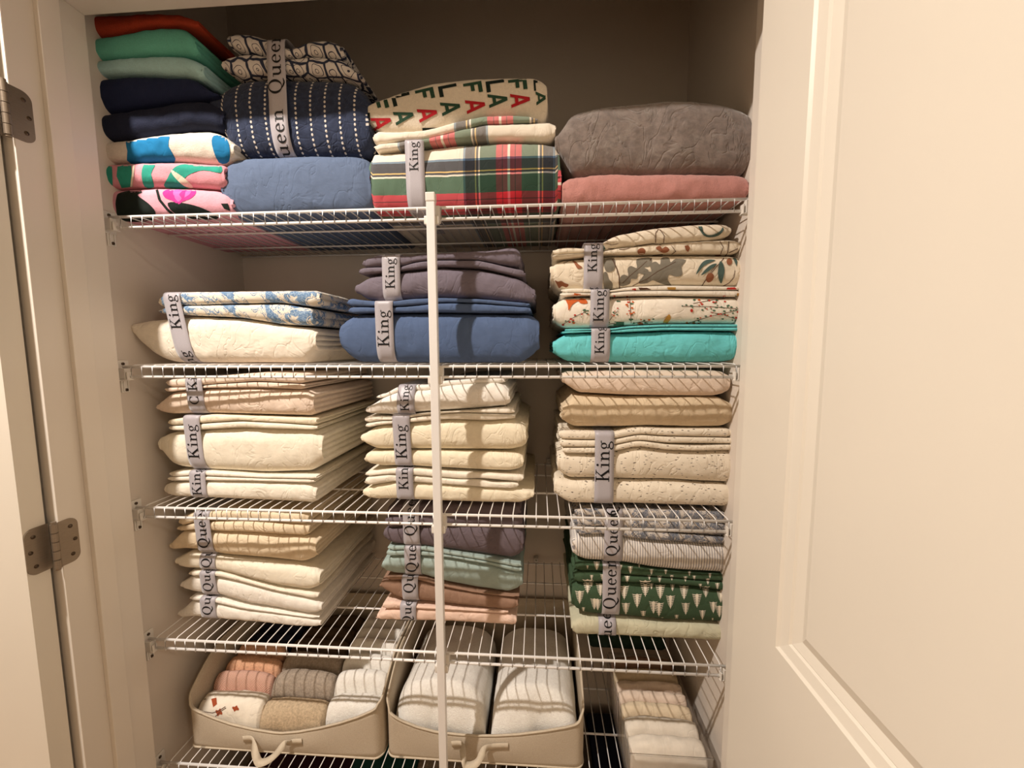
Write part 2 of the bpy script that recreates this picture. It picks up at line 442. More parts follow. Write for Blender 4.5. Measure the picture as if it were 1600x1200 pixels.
def smooth_poly(p, k=3):
    n = len(p); out = []
    for i in range(n):
        p0, p1, p2, p3 = p[i-1], p[i], p[(i+1) % n], p[(i+2) % n]
        for q in range(k):
            u = q/k; out.append(tuple(.5*((2*p1[c])+(p2[c]-p0[c])*u+(2*p0[c]-5*p1[c]+4*p2[c]-p3[c])*u*u+(3*p1[c]-p0[c]-3*p2[c]+p3[c])*u**3) for c in (0, 1)))
    return out
def decal(polys, mat, layers, off=.0010, g=2.6, sm=True, jump=.02):
    """printed marks: outlines laid onto the cloth surface and merged into that cloth's own mesh"""
    mats = mat if isinstance(mat, list) else [mat]; add = [([], [], []) for _ in layers]
    for it in polys:
        mi, poly = it if isinstance(it[0], int) else (0, it)
        if sm and len(poly) > 5: poly = smooth_poly(poly)
        vs, fs = tess(poly, g, g); hit = []
        for a, b in vs:
            d = (fw + (a-800)/F*rt - (b-600)/F*up).normalized(); best = None
            for li, L in enumerate(layers):
                loc, no, idx, dist = L.bvh.ray_cast(CAM, d)
                if loc is not None and (best is None or dist < best[1]): best = (loc, dist, li)
            hit.append(best)
        k = {}
        for f in fs:
            if any(hit[i] is None for i in f): continue
            ds = [hit[i][1] for i in f]
            if max(ds)-min(ds) > jump or len({hit[i][2] for i in f}) > 1: continue
            V, Fc, MI = add[hit[f[0]][2]]; q = []
            for i in f:
                if i not in k:
                    k[i] = len(V); d = (hit[i][0]-CAM).normalized(); V.append(hit[i][0]-d*(off+.0003*mi))
                q.append(k[i])
            Fc.append(q); MI.append(mi)
    for L, (V, Fc, MI) in zip(layers, add):
        if not V: continue
        me = L.o.data; base = len(me.materials)
        for m_ in mats: me.materials.append(m_)
        o0 = L.o.matrix_world.translation if L.o.parent is None else None
        org = Vector(L.base); bm = bmesh.new(); bm.from_mesh(me); nv = [bm.verts.new(v-org) for v in V]
        for f, mi in zip(Fc, MI):
            try: q = bm.faces.new([nv[i] for i in f])
            except ValueError: continue
            q.material_index = base+mi; q.smooth = True
        bm.to_mesh(me); bm.free()

# ------------------------------------------------------------------ serif letters for the size bands (cap height 1)
def R_(a, b, c, d): return [(a, b), (c, b), (c, d), (a, d)]
def stroke(p, w):
    if not isinstance(w, (list, tuple)): w = [w]*len(p)
    out = []
    for i in range(len(p)-1):
        (a, b), (c, d) = p[i], p[i+1]; l = math.hypot(c-a, d-b); nx, ny = -(d-b)/l, (c-a)/l
        out.append([(a+nx*w[i]/2, b+ny*w[i]/2), (a-nx*w[i]/2, b-ny*w[i]/2), (c-nx*w[i+1]/2, d-ny*w[i+1]/2), (c+nx*w[i+1]/2, d+ny*w[i+1]/2)])
    return out
def ring(cx, cy, rx, ry, a0, a1, wv=.15, wh=.05, n=18):
    out = []; P = lambda t, k: (cx+math.cos(t)*(rx-k*wv), cy+math.sin(t)*(ry-k*wh))
    for i in range(n):
        s, e = math.radians(a0+(a1-a0)*i/n), math.radians(a0+(a1-a0)*(i+1)/n)
        out.append([P(s, 0), P(e, 0), P(e, 1), P(s, 1)])
    return out
GL = {
 'K': (1.06, [R_(.15,0,.30,1), R_(.02,0,.43,.05), R_(.02,.95,.43,1), R_(.58,.95,.94,1), R_(.66,0,1.05,.05)] + stroke([(.29,.40),(.80,.97)], .07) + stroke([(.44,.60),(.88,.02)], .16)),
 'i': (.42, [R_(.13,0,.27,.62), R_(0,0,.40,.05), R_(0,.57,.15,.62)] + ring(.19,.86,.09,.09,0,360,.089,.089,10)),
 'n': (.84, [R_(.13,0,.27,.62), R_(0,0,.38,.05), R_(0,.57,.15,.62), R_(.56,0,.70,.46), R_(.45,0,.82,.05)] + stroke([(.26,.44),(.34,.55),(.46,.60),(.57,.56),(.63,.44)], [.04,.07,.09,.13,.14])),
 'u': (.84, [R_(.12,.2,.26,.62), R_(0,.57,.15,.62), R_(.55,0,.69,.62), R_(.44,.57,.60,.62), R_(.62,0,.82,.05)] + stroke([(.19,.22),(.24,.08),(.35,.03),(.47,.07),(.56,.18)], [.14,.12,.09,.07,.04])),
 'e': (.66, ring(.33,.31,.30,.33,10,318,.14,.055,22) + [R_(.12,.33,.60,.38)]),
 'g': (.72, ring(.30,.41,.24,.22,0,360,.12,.05,20) + stroke([(.46,.54),(.56,.62),(.68,.61)], .06) + stroke([(.20,.22),(.13,.13),(.20,.05),(.42,.03)], [.05,.07,.09,.11]) + ring(.33,-.13,.31,.17,0,360,.10,.05,22)),
 'Q': (1.12, ring(.52,.5,.48,.52,0,360,.17,.05,28) + stroke([(.38,.03),(.55,-.10),(.78,-.20),(1.04,-.12)], [.05,.11,.12,.05])),
 'C': (.98, ring(.52,.5,.48,.52,42,318,.17,.05,22) + [R_(.80,.66,.86,.98), R_(.80,.04,.86,.30)]),
 ' ': (.4, []),
}
_n = N('silver_satin_ribbon'); _o = _n.co('Object')
M_band = _n.done(_n.mix(_n.noise(_n.co('Object', (1, 1, 1)), 700, 2), lin('aaa5ab'), lin('bfbac0')), .42, _n.bump(_n.noise(_o, 1200, 2), .15, .0005), .3, 0, .5)

def hull(pts):
    pts = sorted(set((round(a, 5), round(b, 5)) for a, b in pts))
    def half(ps):
        h = []
        for p in ps:
            while len(h) > 1 and (h[-1][0]-h[-2][0])*(p[1]-h[-2][1])-(h[-1][1]-h[-2][1])*(p[0]-h[-2][0]) <= 0: h.pop()
            h.append(p)
        return h
    lo, hi = half(pts), half(pts[::-1]); return lo[:-1]+hi[:-1]
def band(t, layers, xpx, ypx, words, wid=.041, L=.078, slant=0, label=None):
    """ribbon wrapped round a set; words = [(text, photo y of its foot)]"""
    xc = at(xpx, ypx, Y=layers[0].yf).x
    ring_ = []
    for d in (-wid/2, 0, wid/2):
        for l in layers:
            x = min(max(xc+d, l.x0+.002), l.x1-.002); ring_ += [(y-.0016, z) for y, z in l.prof(x)]
    ys = min(p[0] for p in ring_); cut = ys+.20
    h = hull([p for p in ring_ if p[0] <= cut])
    cy = sum(p[0] for p in h)/len(h); cz = sum(p[1] for p in h)/len(h)
    # from the back of the underside, round the front, to the back of the top
    cy = ys+.10; cz = (min(p[1] for p in h)+max(p[1] for p in h))/2
    path = sorted(h, key=lambda p: math.atan2(p[1]-cz, cy-p[0]))
    # expand a touch and resample
    seg = [0]
    for a, b in zip(path, path[1:]): seg.append(seg[-1]+math.hypot(b[0]-a[0], b[1]-a[1]))
    tot = seg[-1]
    def P(s):
        s = max(0, min(tot, s))
        for i in range(len(seg)-1):
            if s <= seg[i+1]: break
        f = (s-seg[i])/max(1e-9, seg[i+1]-seg[i]); a, b = path[i], path[i+1]
        return Vector((0, a[0]+(b[0]-a[0])*f, a[1]+(b[1]-a[1])*f))
    def Q(s, v, off):
        p = (P(s-.004)+P(s)*2+P(s+.004))/4; tg = (P(s+.005)-P(s-.005))
        tg = tg.normalized() if tg.length > 1e-7 else Vector((0, 0, 1)); no = Vector((0, -tg.z, tg.y))
        q = p+no*(.0006+off); return Vector((xc+v+slant*(q.z-cz), q.y, q.z))
    n = int(tot/.003); V = []; W = (-wid/2, -wid/4, 0, wid/4, wid/2)
    for i in range(n+1):
        for v in W: V.append(Q(tot*i/n, v, 0))
        for v in W: V.append(Q(tot*i/n, v, -.0009))
    Fc = []
    for i in range(n):
        a, b = i*10, (i+1)*10
        for k in range(4): Fc += [(a+k, a+k+1, b+k+1, b+k), (a+5+k, b+5+k, b+6+k, a+6+k)]
        Fc += [(a, b, b+5, a+5), (a+4, a+9, b+9, b+4)]
    bo = obj('size_band', V, Fc, M_band, t)
    if label: bo['label'] = label
    TV = []; TF = []
    for text, yb in words:
        wl = sum(GL[c][0] for c in text); cap = L/wl
        if len(text) > 4: cap = L*1.25/wl
        i0 = next(i for i in range(300) if P(tot*i/300).y < ys+.012); yl = pix(Q(tot*i0/300, 0, 0))[1]
        i1 = max(i for i in range(300) if P(tot*i/300).y < ys+.014)
        if yb > yl: s0 = tot*i0/300-(yb-yl)*.0014
        else: s0 = tot*min((abs(pix(Q(tot*i/300, 0, 0))[1]-yb), i) for i in range(i0, max(i1, i0)+1))[1]/300
        u = 0
        for ch in text:
            for poly in GL[ch][1]:
                vs, fs = tess([((u+a)*cap, b*cap) for a, b in poly], .004, 1)
                if not vs or s0+max(v[0] for v in vs) > tot-.004 or s0+min(v[0] for v in vs) < .002: continue
                k = len(TV); TV += [Q(s0+a, -(b-.36*cap), .0006) for a, b in vs]; TF += [[i+k for i in f] for f in fs]
            u += GL[ch][0]+.04
    if TV:
        lo_ = obj('lettering', TV, TF, M_ink, t, smooth=False); lo_.parent = bo; lo_['label'] = 'black serif letters on the ribbon'
    return bo

SEED = [0]
def group_set(kind, label, cat, shelf, yf, specs, bands=(), grp=None, depth=.33, label_parts=None):
    """specs = [(part name, top pts, bottom pts, material, options)] from the bottom up"""
    bx = [p[0] for s in specs for p in s[1]]
    b = at(sum(bx)/len(bx), 600, Y=yf); t = thing(kind, label, cat, (b.x, yf+.1, SZ[shelf]), grp)
    Ls = []
    for nm, top, bot, mat, kw in specs:
        SEED[0] += 1; k = dict(kw); y = k.pop('yf', yf); d = k.pop('depth', depth)
        k.setdefault('zmin', SZ[shelf]+.0028)
        if shelf: k.setdefault('zmax', SZ[shelf-1]-.007)
        Ls.append(layer(t, nm, top, bot, y, d, mat, SEED[0], **k))
    for (x, y, words, *r) in bands:
        kw = r[0] if r else {}; idx = kw.pop('idx', None) if kw else None
        band(t, [Ls[i] for i in idx] if idx else Ls, x, y, words, **kw)
    return t, Ls

# ------------------------------------------------------------------ cloth materials
M = {}
def mk(k, *a, **kw): M[k] = cloth(k, *a, **kw)
mk('orange_terry', 'b8442a', terry=.5); mk('mint_terry', '6fc6b2', terry=.5); mk('aqua_terry', 'b0dcdf', terry=.5)
mk('navy_terry', '1b2547', terry=.4); mk('dark_navy_terry', '1a2036', terry=.4)
mk('slate_quilt', '61718d', wr=.5); mk('gray_plush', '83766f', .16, .8, .75, sheen=.5, mottled='8f847c'); mk('rose_fleece', 'c88c84', terry=.45, sheen=.3)
mk('cream_linen', 'f1e7d6', wr=.6); mk('blue_cotton', '54678a', wr=.35); mk('mauve_cotton', '766d78', wr=.45)
mk('teal_cotton', '6fd0d4', wr=.6); mk('tan_cotton', 'dcc7a8', wr=.5); mk('peach_cotton', 'ecd7c4', wr=.5); mk('butter_cotton', 'f3ead6', wr=.4)
mk('ivory_cotton', 'f2e9d8', wr=.5); mk('white_cotton', 'f5eee3', wr=.5); mk('cream_cotton', 'f1e5cb', wr=.5); mk('sand_cotton', 'e9d6b8', wr=.5)
mk('plum_cotton', '6c6066', wr=.45); mk('dark_plum', '453a40', wr=.45); mk('sage_cotton', 'a3b4ae', wr=.4); mk('brown_cotton', '9c7c68', wr=.45); mk('blush_cotton', 'efcfbc', wr=.5)
mk('lime_cotton', 'cdc9ae', wr=.6); mk('forest_cotton', '40573f', wr=.4); mk('dark_green', '263b30', wr=.4)
mk('white_terry', 'fdf8f0', .04, .3, .95, terry=.55, sheen=.3); mk('tan_terry', 'c8b294', .14, .3, .95, terry=.5); mk('taupe_terry', 'ab9c8c', .14, .3, .95, terry=.5)
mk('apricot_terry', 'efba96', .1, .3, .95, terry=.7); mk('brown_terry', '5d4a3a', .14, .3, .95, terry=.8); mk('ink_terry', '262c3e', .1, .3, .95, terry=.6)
mk('coral_knit', 'd99878', .2, .3, .95, terry=1.0); mk('maroon_cloth', '3c1f2c'); mk('teal_dark_cloth', '1e5450'); mk('white_back', 'e9dfd0'); mk('floral_white', 'efe5d4', wr=.35)
mk('leaf_cream', 'eee1cb', wr=.6); mk('floral_cream', 'f3eadb', wr=.45); mk('tropic_pink', 'e29ba6', terry=.3); mk('peony_pink', 'e2a6b4', terry=.3); mk('stripe_white', 'e3d9cb', terry=.4)
mk('fala_cream', 'e8dcc8', terry=.4, sheen=.3); mk('fold_dark', '4a4038')
def solid(k, col, rough=.9): M[k] = cloth(k, col, .05, .2, rough)
for k, c in dict(p_green='2f8f74', p_dkgreen='17382b', p_black='15201b', p_teal='2f9a86', p_magenta='d0398f', p_hot='e86bb4', p_cream='e9dcc4', p_blue='1878ad', p_red='b5202a',
                 p_pine='2b4a38', p_ink='16241f', p_sage='5f7f68', p_leaf='837d70', p_leaf2='6a655c', p_vein='5b544b', p_acorn='9a6246', p_stem='5f4436', p_olive='50655f',
                 p_fox='c9622c', p_berry='c23a2e', p_herb='4f7058', p_gold='c99a4e', p_slate='6e7274', p_treecream='ece2cf', p_rust='a24d2c').items(): solid(k, c)
def tartan(nm, ucx, vc):
    n = N(nm); uv = n.co('UV'); sp = n.nd('ShaderNodeSeparateXYZ'); n.ln(uv, sp.inputs[0])
    st = [(0, 'f2e6da'), (.008, 'b51f2a'), (.052, '3a1216'), (.062, 'b51f2a'), (.115, '24402f'), (.262, 'f0e6d6'), (.278, '22242b'), (.298, 'e6b25a'), (.310, '22242b'), (.40, '4f6c8c'), (.42, 'efe4d2')]
    def thr(v, c): return n.ramp(n.math('MULTIPLY', n.math('ABSOLUTE', n.math('SUBTRACT', n.math('FRACT', n.math('MULTIPLY_ADD', v, 1/.46, .5-c/.46)), .5)), 2.), st, 'CONSTANT')
    a = thr(sp.outputs[0], at(ucx, 280, Y=.026).x); b = thr(sp.outputs[1], vc)
    ck = n.nd('ShaderNodeTexChecker'); n.ln(uv, ck.inputs[0]); ck.inputs['Scale'].default_value = 900
    mu = n.nd('ShaderNodeMix', data_type='RGBA', blend_type='MULTIPLY'); mu.inputs['Factor'].default_value = 1; n.ln(a, mu.inputs[6]); n.ln(b, mu.inputs[7])
    gm = n.nd('ShaderNodeGamma'); n.ln(mu.outputs[2], gm.inputs[0]); gm.inputs[1].default_value = .5
    return n.done(n.mix(n.math('MULTIPLY', ck.outputs['Fac'], .3), gm.outputs[0], b), .95, weave(n, .3), .2)
M['tartan'] = tartan('tartan_flannel', 795, .320); M['tartan2'] = tartan('tartan_flannel_low', 692, .54); M['tartan3'] = tartan('tartan_flannel_high', 782, .55)
def dotted():
    n = N('navy_stitched_quilt'); sp = n.nd('ShaderNodeSeparateXYZ'); n.ln(n.co('UV'), sp.inputs[0])
    u = n.math('MULTIPLY', sp.outputs[0], 1/.0330); row = n.math('FLOOR', u)
    du = n.math('MULTIPLY', n.math('SUBTRACT', n.math('FRACT', u), .5), 6.2)
    v = n.math('MULTIPLY_ADD', sp.outputs[1], 1/.0098, n.math('MULTIPLY', row, .37))
    dv = n.math('MULTIPLY', n.math('SUBTRACT', n.math('FRACT', v), .5), 1.5)
    r = n.math('SQRT', n.math('ADD', n.math('MULTIPLY', du, du), n.math('MULTIPLY', dv, dv)))
    o = n.co('Object'); base = n.mix(n.step(n.noise(o, 90, 4), .3, .7), lin('242d45'), lin('303a54'))
    k = n.mix(n.step(r, .50, .40), base, lin('dcd5cd'))
    bb = n.bump(n.step(n.voro(o, 38, 'DISTANCE_TO_EDGE'), 0, .08), .35, .002, weave(n, .5))
    return n.done(k, .9, n.bump(n.step(r, .6, .3), .5, .002, bb), .1)
M['dotted'] = dotted()
def lines(name, base, ink, sc, wd, rot=0, ringsc=0, dist=.02):
    n = N(name); o = n.co('UV', (1, 1, 1), rot)
    wv = n.nd('ShaderNodeTexNoise'); n.ln(o, wv.inputs['Vector']); wv.inputs['Scale'].default_value = sc*.8
    vm = n.nd('ShaderNodeVectorMath', operation='MULTIPLY_ADD'); n.ln(wv.outputs['Color'], vm.inputs[0]); vm.inputs[1].default_value = (dist,)*3; n.ln(o, vm.inputs[2])
    e = n.step(n.voro(vm.outputs[0], sc, 'DISTANCE_TO_EDGE', .55), wd*1.3, wd*.7)
    f1 = n.voro(vm.outputs[0], sc, 'F1', .55); rg = n.step(n.math('ABSOLUTE', n.math('SUBTRACT', n.math('FRACT', n.math('MULTIPLY', f1, 4.2)), .5)), .10, .05)
    k = n.math('MAXIMUM', e, n.math('MULTIPLY', rg, n.step(f1, .42, .38)))
    return n.done(n.mix(k, lin(base), lin(ink)), .9, weave(n, .4))
M['trellis'] = lines('navy_trellis_cotton', 'd9d3ce', '2c3349', 30, .085)
def toile(name, base, ink, mid, sc, thr=.52):
    n = N(name); o = n.co('UV'); a = n.noise(o, sc, 3, .55, 1.4); b = n.noise(o, sc*6, 4, .7, 2.5)
    m_ = n.step(a, thr-.015, thr+.015); k = n.mix(m_, lin(base), n.mix(n.step(b, .42, .56), lin(mid), lin(ink)))
    edge = n.step(n.math('ABSOLUTE', n.math('SUBTRACT', a, thr-.05)), .016, .006)
    k = n.mix(edge, k, lin(ink)); return n.done(k, .9, weave(n, .4))
M['damask'] = toile('blue_damask_cotton', 'eee4d2', '5b7ea6', '9fb4c8', 22, .54)
M['gray_toile'] = toile('gray_toile_cotton', 'c9bfb4', '5c6576', '98938f', 34, .5)
def pin():
    n = N('pinstriped_cotton'); sp = n.nd('ShaderNodeSeparateXYZ'); n.ln(n.co('UV'), sp.inputs[0])
    f = n.math('FRACT', n.math('MULTIPLY', sp.outputs[0], 1/.0058))
    return n.done(n.mix(n.step(n.math('ABSOLUTE', n.math('SUBTRACT', f, .5)), .2, .14), lin('e9e2da'), lin('9b989b')), .9, weave(n, .4))
M['pin'] = pin()
def fleck():
    n = N('flecked_linen'); o = n.co('Object', (1, 1, 3.2))
    a = n.voro(o, 75, 'F1'); g = n.step(n.noise(o, 40, 2), .42, .5)
    b = n.noise(n.co('Object', (1, 1, 6)), 300, 2)
    k = n.mix(n.math('MULTIPLY', n.step(a, .25, .17), g), n.mix(b, lin('e4d6c0'), lin('f2e8d6')), lin('6c6258'))
    return n.done(k, .92, weave(n, .55))
M['fleck'] = fleck()
def knit():
    n = N('coral_waffle'); sp = n.nd('ShaderNodeSeparateXYZ'); n.ln(n.co('UV'), sp.inputs[0])
    a = n.math('SINE', n.math('MULTIPLY', sp.outputs[0], 1400)); b = n.math('SINE', n.math('MULTIPLY', sp.outputs[1], 1400)); h = n.math('MULTIPLY', a, b)
    return n.done(n.mix(n.step(h, -.2, .5), lin('cf9580'), lin('f1d2bf')), .95, n.bump(h, .5, .002))
M['knit'] = knit()

# ------------------------------------------------------------------ top shelf
def towel(name, label, top, bot, mat, yf=.02, shelf=0, depth=.33, grp=None, cat='towel', **kw):
    SEED[0] += 1; b = at(sum(p[0] for p in top)/len(top), 600, Y=yf)
    t = thing(name, label, cat, (b.x, yf+.1, SZ[shelf]), grp)
    kw.setdefault('zmin', SZ[shelf]+.0028)
    L = layer(t, 'towel_fold', top, bot, yf, depth, mat, SEED[0], **kw)
    # a towel is one mesh: turn it into the thing itself
    o = L.o; o.parent = None; o.location = t.location; o.name = name
    for k in ('label', 'category', 'group'):
        if k in t: o[k] = t[k]
    o['_base'] = tuple(t['_base']); bpy.data.objects.remove(t); o.name = name
    return o, L
G1 = 'towels stacked at the left end of the top shelf'
tk = dict(plies=3, ridge=.007, wr=.003)
b1, L1 = towel('beach_towel', 'pink peony beach towel with black-green leaves, lowest of the left towel stack', [(150,298),(182,295),(245,294),(300,295),(339,298),(357,309)], 'S', M['peony_pink'], .02, grp=G1, **tk)
b2, L2 = towel('beach_towel', 'pink beach towel with green palm leaves, second from the bottom of the left stack', [(150,258),(214,255),(276,254),(343,258)], [(150,296),(182,294),(245,293),(300,294),(343,297)], M['tropic_pink'], .014, grp=G1, **tk)
b3, L3 = towel('beach_towel', 'white beach towel with wide bright blue stripe under the navy towels', [(150,224),(198,220),(245,212),(295,205),(326,205),(345,213),(358,228)], [(150,257),(214,254),(276,253),(343,257),(358,250)], M['stripe_white'], .016, grp=G1, **tk)
towel('bath_towel', 'darkest navy towel lying right on the blue and white striped one', [(150,182),(214,170),(276,161),(320,159),(340,172)], [(150,223),(198,219),(245,211),(295,204),(326,204),(342,208)], M['dark_navy_terry'], .016, grp=G1, **tk)
towel('bath_towel', 'navy blue towel directly under the pale aqua towel', [(146,124),(198,120),(292,123),(318,141),(332,153)], [(148,181),(214,169),(276,160),(320,158)], M['navy_terry'], .016, grp=G1, **tk)
towel('bath_towel', 'pale aqua towel between the mint green and navy towels', [(140,102),(198,94),(275,90),(300,96),(312,106)], [(144,123),(198,119),(292,122),(312,132)], M['aqua_terry'], .016, grp=G1, **tk)
towel('bath_towel', 'mint green towel with a soft pointed corner, second from the top of the left stack', [(134,66),(176,58),(223,50),(280,46),(293,52),(300,70)], [(140,101),(198,93),(275,89),(300,93)], M['mint_terry'], .016, grp=G1, **tk)
towel('bath_towel', 'orange-red towel topmost in the left stack under the closet header', [(128,28),(214,28),(285,31),(303,40)], [(134,65),(176,57),(223,49),(280,45),(303,50)], M['orange_terry'], .016, grp=G1, **tk)
# prints on the beach towels
def blob(cx, cy, rx, ry, n=16, w=0, k=5, ph=0):
    return [(cx+rx*math.cos(a)*(1+w*math.sin(k*a+ph)), cy+ry*math.sin(a)*(1+w*math.sin(k*a+ph))) for a in [2*PI*i/n for i in range(n)]]
decal([(0, [(188,301),(215,296),(222,301),(215,305),(232,318),(243,332),(236,345),(190,345),(181,325),(182,308)]),
    (0, [(262,317),(285,317),(310,323),(332,333),(340,342),(300,342),(272,333)]), (0, [(345,318),(356,318),(360,330),(350,326)]), (0, stroke([(245,296),(249,312),(262,328),(276,340)], 4)[0]), (0, stroke([(249,312),(262,328)], 4)[0]), (0, stroke([(262,328),(276,340)], 4)[0])], [M['p_black']], [L1])
decal([(0, [(254,301),(262,296),(275,298),(290,297),(304,296),(306,302),(298,310),(285,315),(279,319),(268,313),(258,309)]), (1, [(272,297),(285,297),(280,304),(284,310),(278,315),(271,305)]), (1, [(290,299),(300,297),(296,304),(288,309)])], [M['p_magenta'], M['p_hot']], [L1])
decal([(0, [(162,262),(175,258),(176,290),(164,292)]), (0, [(184,257),(205,255),(207,292),(190,294),(182,275)]), (0, [(226,256),(243,255),(236,272),(241,292),(226,292),(221,272)]),
    (0, [(272,262),(290,256),(330,255),(345,258),(345,270),(318,266),(297,272),(287,282),(296,294),(258,293),(262,278)]), (1, [(267,266),(273,268),(290,280),(302,293),(288,291),(272,276)]), (1, stroke([(209,258),(205,292)], 3)[0])], [M['p_teal'], M['p_cream']], [L2])
decal([(0, [(198,218),(220,212),(262,210),(263,228),(272,256),(205,256),(199,236)]), (0, [(334,212),(350,214),(358,226),(358,252),(342,254),(331,226)])], [M['p_blue']], [L3])

mk('p_trellis', 'd9d0c4')
group_set('banded_quilt_set', 'navy quilt with white stitched dot lines and two patterned shams, tied with ribbon', 'quilt', 0, .026, [
    ('quilt', [(334,148),(339,137),(364,125),(417,120),(470,121),(526,123),(557,132),(566,150)], [(330,190),(345,222),(358,240),(375,243),(464,242),(573,243)], M['dotted'], dict(nose=.42, plies=4, wr=.003, box=.9, endr=.02)),
    ('sham', [(352,100),(358,92),(389,87),(425,97),(455,97),(480,92),(510,96),(535,97),(562,128)], [(350,112),(364,124),(417,119),(470,120),(526,122),(557,131)], M['trellis'], dict(plies=3)),
    ('sham', [(357,58),(376,55),(401,59),(432,75),(448,84),(458,86),(473,75),(495,67),(517,66),(530,78)], [(362,78),(372,86),(389,86),(425,96),(455,96),(480,91),(510,95),(530,97)], M['trellis'], dict(plies=3, nose=.8)),
    ], [(437, 190, [('Queen', 268), ('Queen', 147)], dict(L=.098, slant=.02, wid=.040))])
group_set('folded_quilt', 'slate blue quilt rolled thick, lying under the navy dotted quilt', 'quilt', 0, .024, [
    ('quilt_roll', [(346,258),(352,250),(386,245),(464,242),(557,243),(573,250)], 'S', M['slate_quilt'], dict(nose=.5, plies=4, endr=.02, wr=.003))])
t, Ls = group_set('flannel_sheet_set', 'red and green tartan flannel sheet set with pillowcases in a ribbon band', 'sheet set', 0, .026, [
    ('fitted_sheet', [(577,240),(635,235),(712,225),(790,221),(850,222),(872,227)], 'S', M['tartan'], dict(plies=4, wr=.003, nose=.4)),
    ('pillowcase', [(588,230),(635,225),(662,224),(700,214),(757,199),(837,195),(863,193)], [(588,240),(635,234),(712,224),(790,220),(862,222)], M['tartan2'], {}),
    ('pillowcase', [(586,209),(637,212),(665,209),(690,203),(720,193),(757,187),(815,186),(836,190)], [(588,229),(635,224),(662,223),(700,213),(757,198),(836,195)], M['tartan3'], {}),
    ], [(649, 270, [('King', 267)], dict(L=.058, idx=[0, 1]))])
fb, FL = towel('holiday_blanket', 'cream holiday blanket printed FA LA in red and green on the tartan sheets', [(570,170),(585,158),(615,146),(665,130),(730,122),(790,120),(840,120),(851,127)],
    [(572,192),(587,208),(640,211),(665,211),(720,192),(755,186),(800,186),(846,190)], M['fala_cream'], .030, 0, .3, cat='blanket', nose=.45, plies=3, endr=.02)
def bl(ch, x, y, w, h, ang=0):
    """block capitals turned a quarter: u runs down the photo, top of the letter to the right"""
    sh = {'F': [R_(0,0,.26,1), R_(.26,.78,1,1), R_(.26,.38,.8,.58)], 'L': [R_(0,0,.28,1), R_(.28,0,1,.22)],
          'A': [[(0,0),(.22,0),(.62,1),(.38,1)], [(.78,0),(1,0),(.62,1),(.42,1)], R_(.24,.22,.76,.40)]}[ch]
    out = []
    for p in sh:
        q = []
        for u, v in p:
            if ch == 'A': X_, Y_ = v, 1-u
            else: X_, Y_ = 1-(1-v) if ch == 'F' else v, u
            X_, Y_ = (X_-.5)*w, (Y_-.5)*h; q.append((x+X_*math.cos(ang)-Y_*math.sin(ang), y+X_*math.sin(ang)+Y_*math.cos(ang)))
        out.append(q)
    return out
pp = []
for i, (cx, yF, yA) in enumerate(((593,160,189),(628,152,180),(665,144,176),(701,138,166),(740,134,163),(775,131,154),(810,129,154),(842,130,151))):
    a = math.radians(-16+i*1.6)
    if i < 7 or True:
        wF = 29 if i < 7 else 14
        pp += [(0 if i % 2 else 1, q) for q in bl('L' if i % 2 else 'F', cx-1, yF+3, wF, 17, a)]
        pp += [(2 if i % 2 == 0 else 1, q) for q in bl('A', cx+3, yA+2, wF+1, 22, a)]
pp += [(0, R_(660,200,688,206)), (0, R_(660,203,666,212)), (0, R_(800,184,826,189)), (0, R_(572,176,578,190))]
decal(pp, [M['p_ink'], M['p_pine'], M['p_red']], [FL], g=3, sm=False, jump=.06)
towel('plush_throw', 'gray brown plush throw bunched up on the rose blanket', [(872,222),(880,192),(897,175),(935,166),(985,160),(1040,156),(1095,155),(1136,161),(1172,172)], [(872,232),(889,266),(908,275),(935,271),(1040,271),(1133,270),(1172,273)], M['gray_plush'], .026, 0, .34, cat='throw', nose=.45, plies=2, endr=.03, wr=.004)
towel('fleece_blanket', 'dusty rose fleece blanket lying under the gray brown throw', [(884,282),(890,276),(908,277),(935,272),(1040,273),(1133,271),(1168,275)], 'S', M['rose_fleece'], .022, 0, .36, cat='blanket', nose=.5, plies=3, endr=.015, wr=.004)

# ------------------------------------------------------------------ second shelf
group_set('folded_sheet_set', 'cream sheet set topped with blue damask pillowcases, ribbon band, left end of second shelf', 'sheet set', 1, .038, [
    ('fitted_sheet', [(203,510),(212,502),(252,497),(291,494),(370,497),(436,508),(475,511),(486,515)], [(203,511),(215,534),(228,550),(249,563),(265,567),(480,567)], M['cream_linen'], dict(plies=4, endr=.006, wr=.003)),
    ('pillowcase', [(251,484),(262,479),(296,478),(391,475),(436,474),(483,482)], [(250,490),(296,493),(370,496),(436,507),(482,509)], M['damask'], dict(plies=2, depth=.30)),
    ('pillowcase', [(250,463),(265,457),(296,456),(344,456),(422,455),(493,454)], [(252,482),(262,478),(296,477),(391,474),(436,473),(482,479),(493,478)], M['damask'], dict(plies=2, depth=.30)),
    ], [(279, 500, [('King', 602), ('King', 515)], dict(slant=-.16, L=.078))])
group_set('folded_sheet_set', 'denim blue sheet set with ribbon band behind the support pole', 'sheet set', 1, .040, [
    ('fitted_sheet', [(536,502),(547,491),(595,490),(675,489),(750,490),(800,491),(828,490),(838,497)], [(534,548),(550,566),(700,567),(822,567),(832,550)], M['blue_cotton'], dict(nose=.42, plies=4, endr=.014)),
    ('pillowcase', [(548,480),(595,481),(625,480),(690,474),(750,475),(826,481)], [(549,490),(595,489),(675,488),(750,489),(826,489)], M['blue_cotton'], {}),
    ('pillowcase', [(546,466),(565,470),(615,472),(640,468),(687,466),(750,468),(822,474)], [(548,479),(595,480),(640,478),(690,473),(750,474),(822,480)], M['blue_cotton'], {}),
    ], [(602, 525, [('King', 542)], dict(L=.080))])
